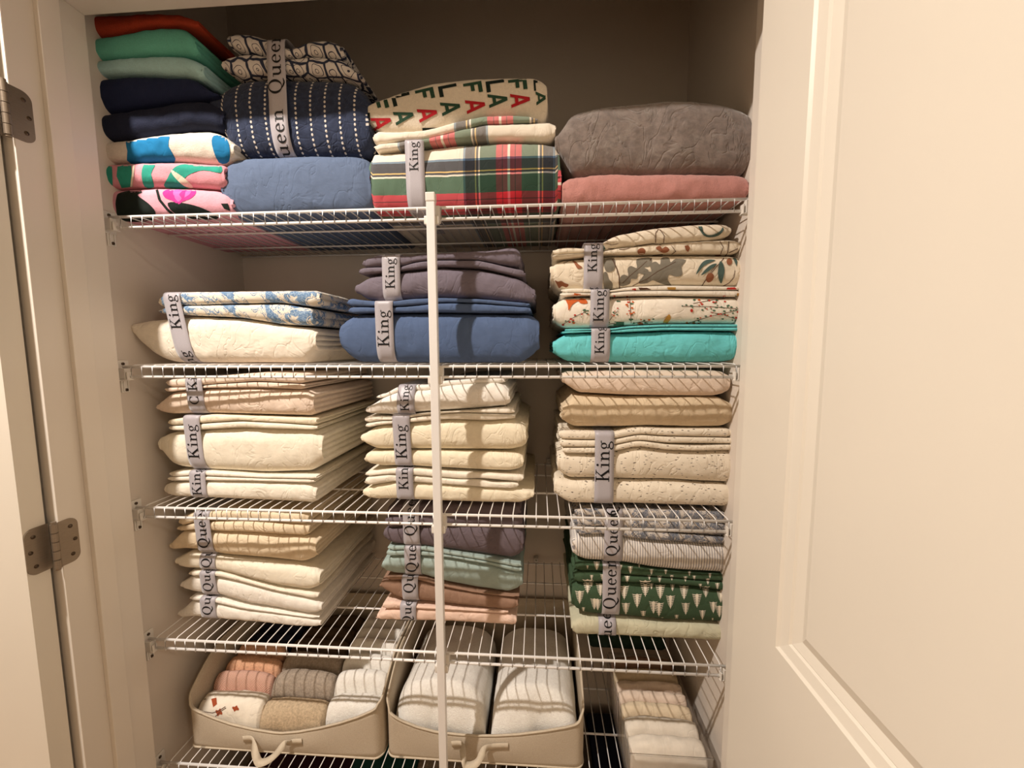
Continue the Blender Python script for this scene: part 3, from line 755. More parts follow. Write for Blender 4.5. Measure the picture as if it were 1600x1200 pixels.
group_set('folded_sheet_set', 'mauve gray sheet set with ribbon band lying on the denim blue one', 'sheet set', 1, .046, [
    ('fitted_sheet', [(559,446),(570,432),(625,425),(687,418),(750,420),(815,436),(832,452)], [(559,456),(562,466),(575,470),(605,471),(640,467),(675,465),(750,467),(812,473),(832,473)], M['mauve_cotton'], dict(nose=.5, plies=3, endr=.016, wr=.003)),
    ('pillowcase', [(563,420),(587,418),(625,420),(640,412),(675,408),(750,408),(787,417),(816,423)], [(565,430),(625,424),(687,417),(750,419),(815,434)], M['mauve_cotton'], {}),
    ('pillowcase', [(570,407),(582,400),(612,398),(640,402),(655,399),(720,395),(770,392),(787,388),(802,383),(810,392)], [(573,419),(587,417),(625,419),(640,411),(675,407),(750,407),(787,415),(810,417)], M['mauve_cotton'], {}),
    ], [(612, 440, [('King', 451), ('King', 400)], dict(L=.066))])
group_set('folded_sheet_set', 'bright turquoise sheet set with ribbon band at the right end of second shelf', 'sheet set', 1, .052, [
    ('fitted_sheet', [(869,534),(878,524),(885,521),(925,520),(961,521),(1000,519),(1042,517),(1150,518)], [(869,550),(878,564),(920,567),(1141,567),(1153,562)], M['teal_cotton'], dict(plies=4, wr=.003)),
    ('pillowcase', [(883,518),(925,517),(952,518),(985,514),(1042,512),(1154,512)], [(885,521),(925,519),(961,520),(1000,518),(1042,516),(1154,517)], M['teal_cotton'], dict(wr=.001)),
    ('pillowcase', [(888,514),(925,514),(952,514),(979,510),(1042,507),(1154,507)], [(888,518),(925,516),(952,517),(985,513),(1042,511),(1154,511)], M['teal_cotton'], dict(wr=.001)),
    ], [(938, 543, [('King', 553)], dict(L=.062))])
t2, FS = group_set('folded_sheet_set', 'cream sheet set with small red and green woodland print on the turquoise set', 'sheet set', 1, .052, [
    ('fitted_sheet', [(869,476),(875,466),(916,463),(952,465),(986,463),(1042,463),(1155,465)], [(869,500),(876,512),(900,514),(923,513),(980,509),(1042,506),(1155,506)], M['floral_cream'], dict(plies=4)),
    ('pillowcase', [(880,458),(916,459),(952,459),(975,456),(1033,455),(1110,455),(1156,455)], [(880,464),(916,462),(952,464),(986,462),(1042,462),(1156,464)], M['floral_cream'], dict(wr=.001)),
    ('pillowcase', [(883,452),(905,451),(948,456),(984,449),(1042,447),(1110,448),(1156,449)], [(883,458),(916,458),(952,458),(975,455),(1033,454),(1110,454),(1156,454)], M['floral_cream'], dict(wr=.001)),
    ], [(937, 485, [('King', 503)], dict(L=.068))])
t3, LF = group_set('folded_sheet_set', 'cream sheet set printed with big gray oak leaves and acorns, top of the right stack', 'sheet set', 1, .052, [
    ('fitted_sheet', [(865,415),(872,406),(912,403),(943,400),(1020,398),(1155,398),(1159,402)], [(865,438),(872,450),(883,454),(923,456),(940,456),(961,451),(1042,446),(1159,447)], M['leaf_cream'], dict(plies=4)),
    ('pillowcase', [(867,399),(914,397),(941,395),(961,390),(1020,383),(1110,377),(1144,374),(1155,378)], [(868,406),(912,402),(943,399),(1020,397),(1147,397)], M['leaf_cream'], {}),
    ('pillowcase', [(868,391),(890,386),(914,391),(937,384),(961,368),(1020,357),(1087,351),(1130,350),(1139,355)], [(869,399),(914,396),(941,394),(961,389),(1020,382),(1087,378),(1120,376),(1138,370)], M['leaf_cream'], dict(nose=.7)),
    ], [(927, 425, [('King', 492), ('King', 425.6)], dict(L=.060))])
# oak leaves, stems and acorns of the top set
c6 = lambda pts: [(840+a/4.444, 330+b/4.444) for a, b in pts]
def st6(pts, w): return [(1, q) for q in stroke(c6(pts), w)]
dd = [(0, c6([(575,520),(575,460),(600,440),(630,450),(625,400),(650,380),(690,395),(685,340),(720,325),(790,325),(785,380),(740,390),(770,410),(745,440),(700,430),(690,470),(650,470),(640,505)])),
      (0, c6([(700,500),(740,440),(735,410),(790,420),(780,370),(820,350),(850,370),(860,325),(910,322),(925,355),(960,330),(1030,340),(1000,385),(1005,440),(960,455),(915,440),(905,480),(930,520),(850,500),(800,480),(760,500)])),
      (0, c6([(462,325),(520,320),(540,350),(530,410),(480,420),(462,380)])), (0, c6([(458,430),(480,425),(495,470),(520,500),(515,545),(470,545),(458,500)])),
      (2, c6([(695,290),(700,265),(730,255),(750,275),(740,298),(715,303)])), (2, c6([(820,255),(850,240),(865,260),(890,245),(915,265),(900,285),(870,290),(845,275)])), (2, c6([(1020,240),(1045,235),(1060,255),(1045,285),(1030,270)])),
      (2, c6([(1170,460),(1185,432),(1210,430),(1225,450),(1215,480),(1190,495),(1172,485)])), (2, c6([(1312,350),(1320,330),(1340,328),(1352,350),(1340,372),(1320,370)])), (2, c6([(1230,305),(1270,302),(1275,318),(1245,322)])),
      (2, c6([(120,480),(140,490),(165,485),(190,500),(215,510),(200,530),(170,520),(150,535),(135,510)])), (2, c6([(245,345),(265,350),(285,370),(310,390),(280,400),(262,375)])),
      (3, c6([(1102,440),(1120,390),(1150,350),(1190,335),(1235,340),(1190,360),(1150,385)])), (3, c6([(1135,445),(1170,400),(1210,370),(1245,365),(1215,395),(1175,425)])),
      (3, c6([(1265,350),(1285,360),(1298,410),(1290,460),(1275,503),(1258,470),(1252,420)])), (3, c6([(1345,300),(1375,320),(1388,350),(1382,385),(1365,345)])),
      (3, c6([(1112,95),(1140,100),(1150,140),(1180,165),(1230,160),(1270,135),(1285,110),(1290,135),(1255,170),(1190,182),(1145,160)])), (3, c6([(438,240),(460,240),(472,262),(465,285),(445,270)]))]
for p, w_ in (([(490,260),(600,265),(700,240),(800,225),(860,235)], .8), ([(520,330),(550,400),(565,450),(570,540)], 1.4), ([(660,520),(760,470),(830,420),(960,350)], .8), ([(590,500),(640,450),(700,400),(760,345)], .8), ([(850,110),(820,150),(820,220)], 1.1), ([(845,120),(880,170),(875,230)], 1.1),
              ([(1140,520),(1180,460),(1240,390),(1290,330),(1320,290),(1330,200)], 1.1), ([(1190,440),(1240,370)], .8), ([(1270,300),(1290,250),(1265,205)], 1), ([(1330,290),(1390,260)], 1), ([(1370,410),(1365,460),(1330,500),(1290,520)], .8),
              ([(780,345),(800,310),(870,300)], 1.2), ([(930,300),(960,280),(930,240)], .8), ([(180,360),(230,340),(270,365)], .7), ([(470,220),(520,235),(560,225)], .7)):
    dd += st6(p, w_)
decal(dd, [M['p_leaf'], M['p_stem'], M['p_acorn'], M['p_olive']], LF)
random.seed(4)
dd = []
def sprig(x0, y0, x1, y1, n, cols):
    for q in stroke([(x0, y0), ((x0+x1)/2, (y0+y1)/2-8), (x1, y1)], 3.5): dd.append((0, c6(q)))
    for i in range(n):
        f = random.random(); x = x0+(x1-x0)*f+random.uniform(-26, 26); y = y0+(y1-y0)*f+random.uniform(-22, 22); r = random.uniform(5, 10)
        dd.append((random.choice(cols), c6(blob(x, y, r, r*.65, 7))))
sprig(1410,680,1000,660,26,[1,1,1,2]); sprig(1400,600,1080,640,20,[1,1,3,2]); sprig(1380,690,1040,780,18,[1,1,3]); sprig(640,600,650,780,22,[1,2,3,3]); sprig(520,610,600,600,8,[1,2]); sprig(170,790,350,690,20,[1,1,2,3]); sprig(500,760,560,690,8,[1,3,2]); sprig(1400,760,1200,700,14,[1,1,2]); sprig(660,780,800,770,12,[1,3]); sprig(480,785,580,790,8,[1])
dd += [(3, c6([(190,600),(230,590),(270,600),(330,610),(345,640),(300,640),(280,625),(240,650),(215,690),(210,650)])), (1, c6(R_(545,768,600,795))), (2, c6(blob(718,785,15,12,9,.15))), (2, c6(blob(1070,690,10,12,8))), (2, c6([(1300,555),(1320,530),(1370,528),(1395,555)])), (4, c6([(900,528),(960,528),(958,546),(905,546)])),
       (4, c6([(870,780),(890,740),(915,715),(925,745),(905,775),(890,790)])), (2, c6([(655,540),(680,535),(685,550),(660,552)])), (0, c6([(700,530),(760,532),(790,545),(710,548)])), (4, c6(R_(1385,570,1415,590))), (1, c6(R_(195,560,215,572))), (3, c6([(230,565),(300,575),(300,590),(240,580)]))]
decal(dd, [M['p_stem'], M['p_herb'], M['p_berry'], M['p_fox'], M['p_gold']], FS)

# ------------------------------------------------------------------ third shelf
s3 = dict(ysl=-.06)
group_set('folded_sheet_set', 'ivory king sheet set lying directly on the third shelf at its left end', 'sheet set', 2, .038, [
    ('fitted_sheet', [(251,757),(292,752),(317,751),(400,750),(484,751),(492,758)], [(252,772),(260,779),(295,781),(340,783),(420,788),(482,790),(491,782)], M['ivory_cotton'], dict(plies=3, **s3)),
    ('pillowcase', [(257,746),(295,744),(320,744),(400,745),(490,745)], [(257,752),(295,751),(317,750),(400,749),(490,750)], M['ivory_cotton'], dict(wr=.001, **s3)),
    ('pillowcase', [(267,738),(295,736),(317,735),(400,740),(495,739)], [(260,746),(295,743),(320,743),(400,744),(495,744)], M['ivory_cotton'], dict(wr=.001, **s3)),
    ], [(308, 760, [('King', 774)], dict(L=.070, slant=-.05))])
group_set('folded_sheet_set', 'thick butter yellow king sheet set, middle of the left stack on the third shelf', 'sheet set', 2, .038, [
    ('fitted_sheet', [(242,684),(248,678),(295,674),(315,672),(375,668),(490,670),(500,675)], [(244,700),(250,720),(262,732),(300,735),(340,737),(412,739),(490,735),(500,722)], M['butter_cotton'], dict(plies=5, nose=.4, endr=.014, **s3)),
    ('pillowcase', [(260,666),(295,664),(320,661),(375,657),(450,660),(495,663)], [(259,673),(295,673),(315,671),(375,667),(495,669)], M['butter_cotton'], dict(wr=.0015, **s3)),
    ('pillowcase', [(257,656),(295,651),(325,647),(400,649),(495,651)], [(257,665),(295,663),(320,660),(375,656),(450,659),(495,662)], M['cream_cotton'], dict(wr=.0015, **s3)),
    ], [(302, 700, [('King', 717)], dict(L=.082, slant=-.06))])
group_set('folded_sheet_set', 'peach tan king sheet set topmost in the left stack of the third shelf', 'sheet set', 2, .038, [
    ('fitted_sheet', [(238,636),(245,622),(257,613),(300,609),(320,607),(400,606),(480,608),(488,612)], [(238,640),(248,648),(300,647),(325,646),(400,647),(486,648)], M['peach_cotton'], dict(plies=4, nose=.42, **s3)),
    ('pillowcase', [(254,606),(295,605),(325,601),(400,596),(475,599)], [(254,613),(300,608),(320,606),(400,605),(475,607)], M['peach_cotton'], dict(wr=.0015, **s3)),
    ('pillowcase', [(257,593),(295,592),(325,588),(400,582),(475,583)], [(256,605),(295,604),(325,600),(400,595),(475,598)], M['peach_cotton'], dict(wr=.0015, **s3)),
    ], [(304, 620, [('C King', 632)], dict(L=.080, slant=-.06))])
group_set('folded_sheet_set', 'cream king sheet set lowest in the centre pile of the third shelf', 'sheet set', 2, .054, [
    ('fitted_sheet', [(571,764),(585,756),(619,751),(646,753),(697,756),(765,761),(810,762),(827,766)], [(570,774),(580,781),(623,779),(648,781),(666,786),(787,789),(821,788),(829,774)], M['cream_cotton'], dict(plies=3)),
    ('pillowcase', [(574,744),(590,741),(619,740),(652,742),(720,748),(750,746),(765,752),(805,752)], [(574,757),(585,755),(619,750),(646,752),(697,755),(765,760),(805,761)], M['ivory_cotton'], dict(wr=.003)),
    ('pillowcase', [(574,736),(596,733),(630,729),(666,732),(697,735),(814,741)], [(574,743),(590,740),(619,739),(652,741),(720,747),(750,745),(814,751)], M['ivory_cotton'], dict(wr=.002)),
    ], [(633, 755, [('King', 765)], dict(L=.070))])
group_set('folded_sheet_set', 'pale cream king sheet set in two thick folds, middle of the centre pile', 'sheet set', 2, .054, [
    ('fitted_sheet', [(574,706),(590,704),(630,703),(697,704),(805,707),(814,711)], [(574,722),(590,727),(623,727),(652,728),(697,731),(742,734),(800,736),(814,730)], M['cream_cotton'], dict(plies=3)),
    ('flat_sheet', [(568,680),(575,670),(590,664),(641,660),(697,655),(765,657),(801,654),(819,663)], [(568,688),(578,699),(590,703),(680,703),(800,704),(817,698)], M['cream_cotton'], dict(plies=3)),
    ('pillowcase', [(574,661),(590,657),(620,656),(660,649),(720,644),(801,647)], [(574,668),(590,663),(641,659),(697,654),(765,656),(801,653)], M['ivory_cotton'], dict(wr=.0015)),
    ('pillowcase', [(573,650),(620,651),(650,646),(684,643),(742,640),(799,636)], [(574,660),(590,656),(620,655),(660,648),(720,643),(799,646)], M['ivory_cotton'], dict(wr=.0015)),
    ], [(629, 690, [('King', 717)], dict(L=.080, slant=-.03, idx=[0, 1, 2, 3]))])
group_set('folded_sheet_set', 'white linen king sheet set, topmost of the centre pile under the second shelf', 'sheet set', 2, .054, [
    ('fitted_sheet', [(576,636),(592,622),(619,612),(641,608),(666,610),(686,603),(742,598),(780,597),(792,606)], [(574,645),(600,648),(620,650),(650,645),(684,642),(742,639),(792,634)], M['white_cotton'], dict(plies=3, nose=.75, back=1, wr=.003)),
    ('pillowcase', [(598,617),(620,603),(641,600),(666,602),(690,595),(742,591),(785,590)], [(592,623),(619,613),(641,609),(666,611),(686,604),(742,599),(785,598)], M['white_cotton'], dict(yf=.070, nose=.8)),
    ], [(634, 630, [('King', 642)], dict(L=.062))])
group_set('folded_sheet_set', 'dark flecked oatmeal linen king sheet set with wide ribbon, lowest right on third shelf', 'sheet set', 2, .056, [
    ('fitted_sheet', [(870,744),(883,751),(934,749),(997,751),(1042,751),(1141,757)], [(871,772),(887,788),(934,789),(966,792),(1042,797),(1141,798)], M['fleck'], dict(plies=3, endr=.016)),
    ('flat_sheet', [(878,708),(930,708),(957,705),(997,697),(1042,703),(1087,704),(1146,703)], [(876,735),(883,748),(934,748),(997,750),(1042,750),(1141,755)], M['fleck'], dict(plies=4)),
    ('pillowcase', [(883,698),(930,698),(957,695),(997,687),(1042,693),(1087,695),(1146,693)], [(883,707),(930,707),(957,704),(997,696),(1042,702),(1087,703),(1146,702)], M['fleck'], dict(wr=.0015)),
    ('pillowcase', [(878,686),(928,687),(957,686),(997,678),(1042,681),(1147,683)], [(880,697),(928,697),(957,694),(997,686),(1042,691),(1147,692)], M['fleck'], dict(wr=.0015)),
    ('pillowcase', [(878,672),(928,673),(955,676),(984,669),(1002,667),(1042,669),(1141,669)], [(878,685),(928,686),(957,685),(997,677),(1042,680),(1141,682)], M['fleck'], dict(wr=.002)),
    ], [(944, 720, [('King', 753.5)], dict(L=.093, wid=.043))])
group_set('folded_sheet_set', 'golden tan sheet set with slanting wire shadows, right pile of third shelf', 'sheet set', 2, .056, [
    ('fitted_sheet', [(884,640),(888,618),(930,618),(975,620),(1042,620),(1135,620),(1146,634)], [(882,655),(892,668),(952,668),(1020,666),(1087,668),(1139,667),(1147,655)], M['tan_cotton'], dict(plies=4, nose=.45, endr=.014, wr=.003))])
group_set('folded_sheet_set', 'pale peach sheet set topmost of the right pile, close below the second shelf', 'sheet set', 2, .056, [
    ('fitted_sheet', [(883,583),(890,581),(1000,578),(1130,579),(1137,584)], [(885,597),(898,613),(980,617),(1042,619),(1125,619),(1137,613)], M['peach_cotton'], dict(plies=4, nose=.45, endr=.012, wr=.004))])

# ------------------------------------------------------------------ fourth shelf
s4 = dict(ysl=-.04)
group_set('folded_sheet_set', 'bright white queen sheet set lowest in the left pile of the fourth shelf', 'sheet set', 3, .058, [
    ('fitted_sheet', [(276,958),(282,947),(294,938),(313,938),(334,941),(384,949),(462,957),(490,960),(499,965)], [(275,964),(313,966),(347,968),(384,973),(436,978),(480,980),(495,972)], M['white_cotton'], dict(plies=3, **s4)),
    ('pillowcase', [(293,932),(313,931),(334,933),(384,944),(449,952),(495,957)], [(294,937),(313,937),(334,940),(384,948),(462,956),(495,959)], M['white_cotton'], dict(wr=.001, **s4)),
    ], [(324, 950, [('Queen', 961)], dict(L=.078, slant=-.05))])
group_set('folded_sheet_set', 'off-white queen sheet set second from the bottom of the left pile on the fourth shelf', 'sheet set', 3, .058, [
    ('fitted_sheet', [(279,911),(292,900),(315,899),(336,900),(357,903),(410,915),(489,931),(500,939)], [(281,918),(297,928),(336,931),(384,943),(449,951),(491,955)], M['white_cotton'], dict(plies=3, **s4)),
    ('pillowcase', [(294,893),(313,891),(336,891),(384,903),(436,916),(494,922)], [(294,899),(315,898),(336,899),(357,902),(410,914),(494,930)], M['ivory_cotton'], dict(wr=.001, **s4)),
    ], [(324, 912, [('Queen', 924)], dict(L=.078, slant=-.05))])
group_set('folded_sheet_set', 'ivory queen sheet set third from the bottom of the left pile on the fourth shelf', 'sheet set', 3, .058, [
    ('fitted_sheet', [(273,873),(287,862),(313,862),(334,869),(384,873),(476,882),(497,890)], [(272,881),(281,889),(313,890),(336,890),(384,902),(436,915),(485,921),(498,910)], M['butter_cotton'], dict(plies=4, **s4))
    ], [(322, 876, [('Queen', 887)], dict(L=.078, slant=-.05))])
group_set('folded_sheet_set', 'warm sand queen sheet set topmost of the left pile under the third shelf', 'sheet set', 3, .058, [
    ('fitted_sheet', [(263,853),(271,831),(305,828),(336,830),(384,831),(476,835),(491,841)], [(262,858),(302,860),(325,863),(336,866),(384,870),(476,877),(491,866)], M['sand_cotton'], dict(plies=4, nose=.45, **s4)),
    ('pillowcase', [(275,823),(300,816),(342,813),(384,812),(478,816)], [(275,829),(305,827),(336,829),(384,830),(478,834)], M['sand_cotton'], dict(wr=.0015, **s4)),
    ('pillowcase', [(279,808),(300,800),(342,796),(400,797),(478,798)], [(277,822),(300,815),(342,812),(384,811),(478,815)], M['sand_cotton'], dict(wr=.0015, **s4)),
    ], [(318, 840, [('Queen', 857)], dict(L=.088, slant=-.06))])
group_set('folded_sheet_set', 'blush pink queen sheet set lowest in the centre pile of the fourth shelf', 'sheet set', 3, .090, [
    ('fitted_sheet', [(592,958),(603,949),(630,948),(652,948),(720,951),(790,956),(803,962)], [(591,965),(607,969),(648,972),(684,978),(720,983),(794,986),(802,976)], M['blush_cotton'], dict(plies=3, wr=.003)),
    ('pillowcase', [(601,940),(607,935),(625,939),(652,943),(720,947),(790,951)], [(601,949),(630,947),(652,947),(720,950),(790,955)], M['blush_cotton'], dict(wr=.001)),
    ], [(638, 956, [('Queen', 969)], dict(L=.082))])
group_set('folded_sheet_set', 'caramel brown queen sheet set between the sage and blush ones', 'sheet set', 3, .090, [
    ('fitted_sheet', [(596,907),(605,903),(630,903),(657,904),(697,915),(742,923),(796,930),(806,934)], [(598,914),(607,927),(630,937),(684,942),(742,946),(799,951),(806,944)], M['brown_cotton'], dict(plies=3)),
    ('pillowcase', [(607,898),(630,897),(657,898),(684,907),(742,920),(806,927)], [(607,903),(630,902),(657,903),(697,914),(742,922),(806,929)], M['brown_cotton'], dict(wr=.001)),
    ], [(641, 915, [('Queen', 927)], dict(L=.086))])
group_set('folded_sheet_set', 'sage green gray queen sheet set in the centre pile of the fourth shelf', 'sheet set', 3, .090, [
    ('fitted_sheet', [(599,876),(607,867),(632,866),(659,866),(700,869),(760,879),(812,893)], [(601,886),(610,895),(634,896),(657,897),(684,906),(742,919),(800,926),(811,914)], M['sage_cotton'], dict(plies=3, nose=.45)),
    ('pillowcase', [(608,858),(634,857),(659,858),(697,864),(760,874),(811,885)], [(607,866),(632,865),(659,865),(700,868),(760,878),(811,892)], M['sage_cotton'], dict(wr=.001)),
    ('pillowcase', [(610,851),(634,850),(659,851),(697,858),(760,868),(811,878)], [(610,857),(634,856),(659,857),(697,863),(760,873),(811,884)], M['sage_cotton'], dict(wr=.001)),
    ], [(645, 872, [('Queen', 894)], dict(L=.088))])
group_set('folded_sheet_set', 'dusky plum gray queen sheet set topmost of the centre pile under the third shelf', 'sheet set', 3, .090, [
    ('fitted_sheet', [(603,824),(652,821),(700,819),(760,819),(808,822),(814,830)], [(603,840),(612,849),(639,849),(684,856),(742,866),(808,875),(813,862)], M['plum_cotton'], dict(plies=3, nose=.45)),
    ('pillowcase', [(606,805),(640,802),(700,802),(812,804)], [(606,823),(652,820),(700,818),(760,818),(812,821)], M['plum_cotton'], {}),
    ('pillowcase', [(608,789),(640,786),(700,786),(810,788)], [(608,804),(640,801),(700,801),(810,803)], M['plum_cotton'], {}),
    ], [(643, 820, [('Queen', 838)], dict(L=.090))])
group_set('folded_sheet_set', 'pale lime green queen sheet set lowest in the right pile of the fourth shelf', 'sheet set', 3, .062, [
    ('fitted_sheet', [(898,970),(905,964),(935,963),(963,965),(999,969),(1041,973),(1084,972),(1130,976)], [(902,988),(912,1000),(935,1004),(960,1005),(1041,1009),(1130,1008)], M['lime_cotton'], dict(plies=3, wr=.003))
    ], [(949, 985, [('Queen', 1012)], dict(L=.092))])
tt, TL = group_set('folded_sheet_set', 'forest green queen sheet set printed with cream fir trees', 'sheet set', 3, .062, [
    ('fitted_sheet', [(898,914),(903,909),(941,908),(969,908),(1020,909),(1084,913),(1132,922)], [(900,945),(903,957),(937,961),(969,963),(999,967),(1041,971),(1132,973)], M['forest_cotton'], dict(plies=4, nose=.35, wr=.0015)),
    ('pillowcase', [(901,890),(941,890),(969,896),(1041,900),(1132,907)], [(901,908),(941,907),(969,907),(1020,908),(1084,912),(1132,921)], M['forest_cotton'], dict(wr=.001)),
    ('pillowcase', [(905,877),(941,878),(969,879),(1020,888),(1084,894),(1132,896)], [(903,889),(941,889),(969,895),(1041,899),(1132,906)], M['forest_cotton'], dict(wr=.001)),
    ], [(955, 920, [('Queen', 952)], dict(L=.098))])
t5_, PL = group_set('folded_sheet_set', 'gray and white pinstriped queen sheet set with gray toile pillowcases', 'sheet set', 3, .062, [
    ('fitted_sheet', [(899,840),(909,834),(943,833),(971,837),(1031,845),(1132,849)], [(901,865),(909,875),(941,877),(969,878),(1020,887),(1084,893),(1132,895)], M['pin'], dict(plies=4, nose=.4)),
    ('pillowcase', [(905,823),(943,821),(971,826),(1031,831),(1132,837)], [(905,834),(943,832),(971,836),(1031,844),(1132,848)], M['gray_toile'], dict(wr=.0015)),
    ('pillowcase', [(902,808),(943,807),(971,809),(1031,811),(1132,815)], [(903,822),(943,820),(971,825),(1031,830),(1132,836)], M['gray_toile'], {}),
    ('pillowcase', [(902,794),(943,793),(971,794),(1031,795),(1132,798)], [(902,807),(943,806),(971,808),(1031,810),(1132,814)], M['gray_toile'], {}),
    ], [(958, 845, [('Queen', 869), ('Queen', 806)], dict(L=.088))])
def tree(x, y, h, up=1):
    """small block-printed fir, trunk end down"""
    w_ = h*.33; P_ = [(x, y+h/2)]
    for i in range(7):
        f = i/6; yy = y+h/2-h*(.16+.72*f); ww = w_*(.30+.75*f**.7); P_ += [(x+ww*.30, yy+h*.035), (x+ww*.75, yy+h*.01), (x+ww, yy-h*.065), (x+ww*.62, yy-h*.03), (x+ww*.28, yy-h*.025)]
    L_ = [(2*x-a, b) for a, b in P_[1:]][::-1]; return P_ + [(x, y-h*.46)] + L_
dd = []
cc = lambda a, b: (850+a/4.706, 780+b/4.706)
for a, b, h in ((320,640,115),(350,620,50),(415,665,105),(262,720,105),(370,770,90),(395,775,90),(590,685,110),(685,745,110),(745,655,130),(855,680,115),(930,755,105),(1030,685,110),(1125,745,110),(1190,680,90),(1300,715,95),
                (602,805,95),(805,795,100),(845,810,110),(1042,805,95),(1245,795,90),(1290,825,95),(730,850,65),(1165,850,75),(975,872,50),(290,812,40),(790,640,50),(945,650,55),(520,640,50),
                (320,500,30),(388,490,75),(350,575,40),(430,575,55),(635,520,60),(790,535,45),(895,535,40),(1070,545,40),(1220,562,40),(1320,575,40),(612,590,60),(775,575,40),(850,587,55),(940,577,45),(1040,587,45),(1105,580,40),(1205,605,50),(1275,640,55),(565,500,40),(700,490,30),(1150,640,40),
                (500,850,30),(640,880,25),(870,880,25),(1100,885,25),(1240,885,25),(360,845,25)):
    X_, Y_ = cc(a, b); dd.append(tree(X_, Y_, h/4.706))
decal(dd, [M['p_treecream']], TL, g=2.5, sm=False)
# gathered dark green edge hanging off the left side of the right pile
def ruffle():
    t = thing('ruffled_pillow_sham', 'dark green ruffled edge sticking out left of the pinstriped sheets', 'sham', (.955, .12, SZ[3]+.09), None)
    V = []; Fc = []; n = 60; m_ = 5
    for i in range(n+1):
        f = i/n; y = .14; z = SZ[3]+.115+.115*f
        for k in range(m_+1):
            g = k/m_; amp = .006*g
            V.append((at(905, 850, Y=.12).x+.006-.020*g-.004*math.sin(f*3), .10+.012*math.sin(f*38+g)*g+.02*f, z+amp*math.cos(f*31+g*2)))
    Fc = [(i*(m_+1)+k, (i+1)*(m_+1)+k, (i+1)*(m_+1)+k+1, i*(m_+1)+k+1) for i in range(n) for k in range(m_)]
    o = obj('ruffle', V, Fc, M['forest_cotton'], t); md = o.modifiers.new('th', 'SOLIDIFY'); md.thickness = .0012
    MBx = MB(); MBx.bbox((at(905, 850, Y=.12).x+.004, .09, SZ[3]+.125), (at(905, 850, Y=.12).x+.012, .30, SZ[3]+.225), .004)
    MBx.build('sham_body', M['dark_green'], t)
ruffle()

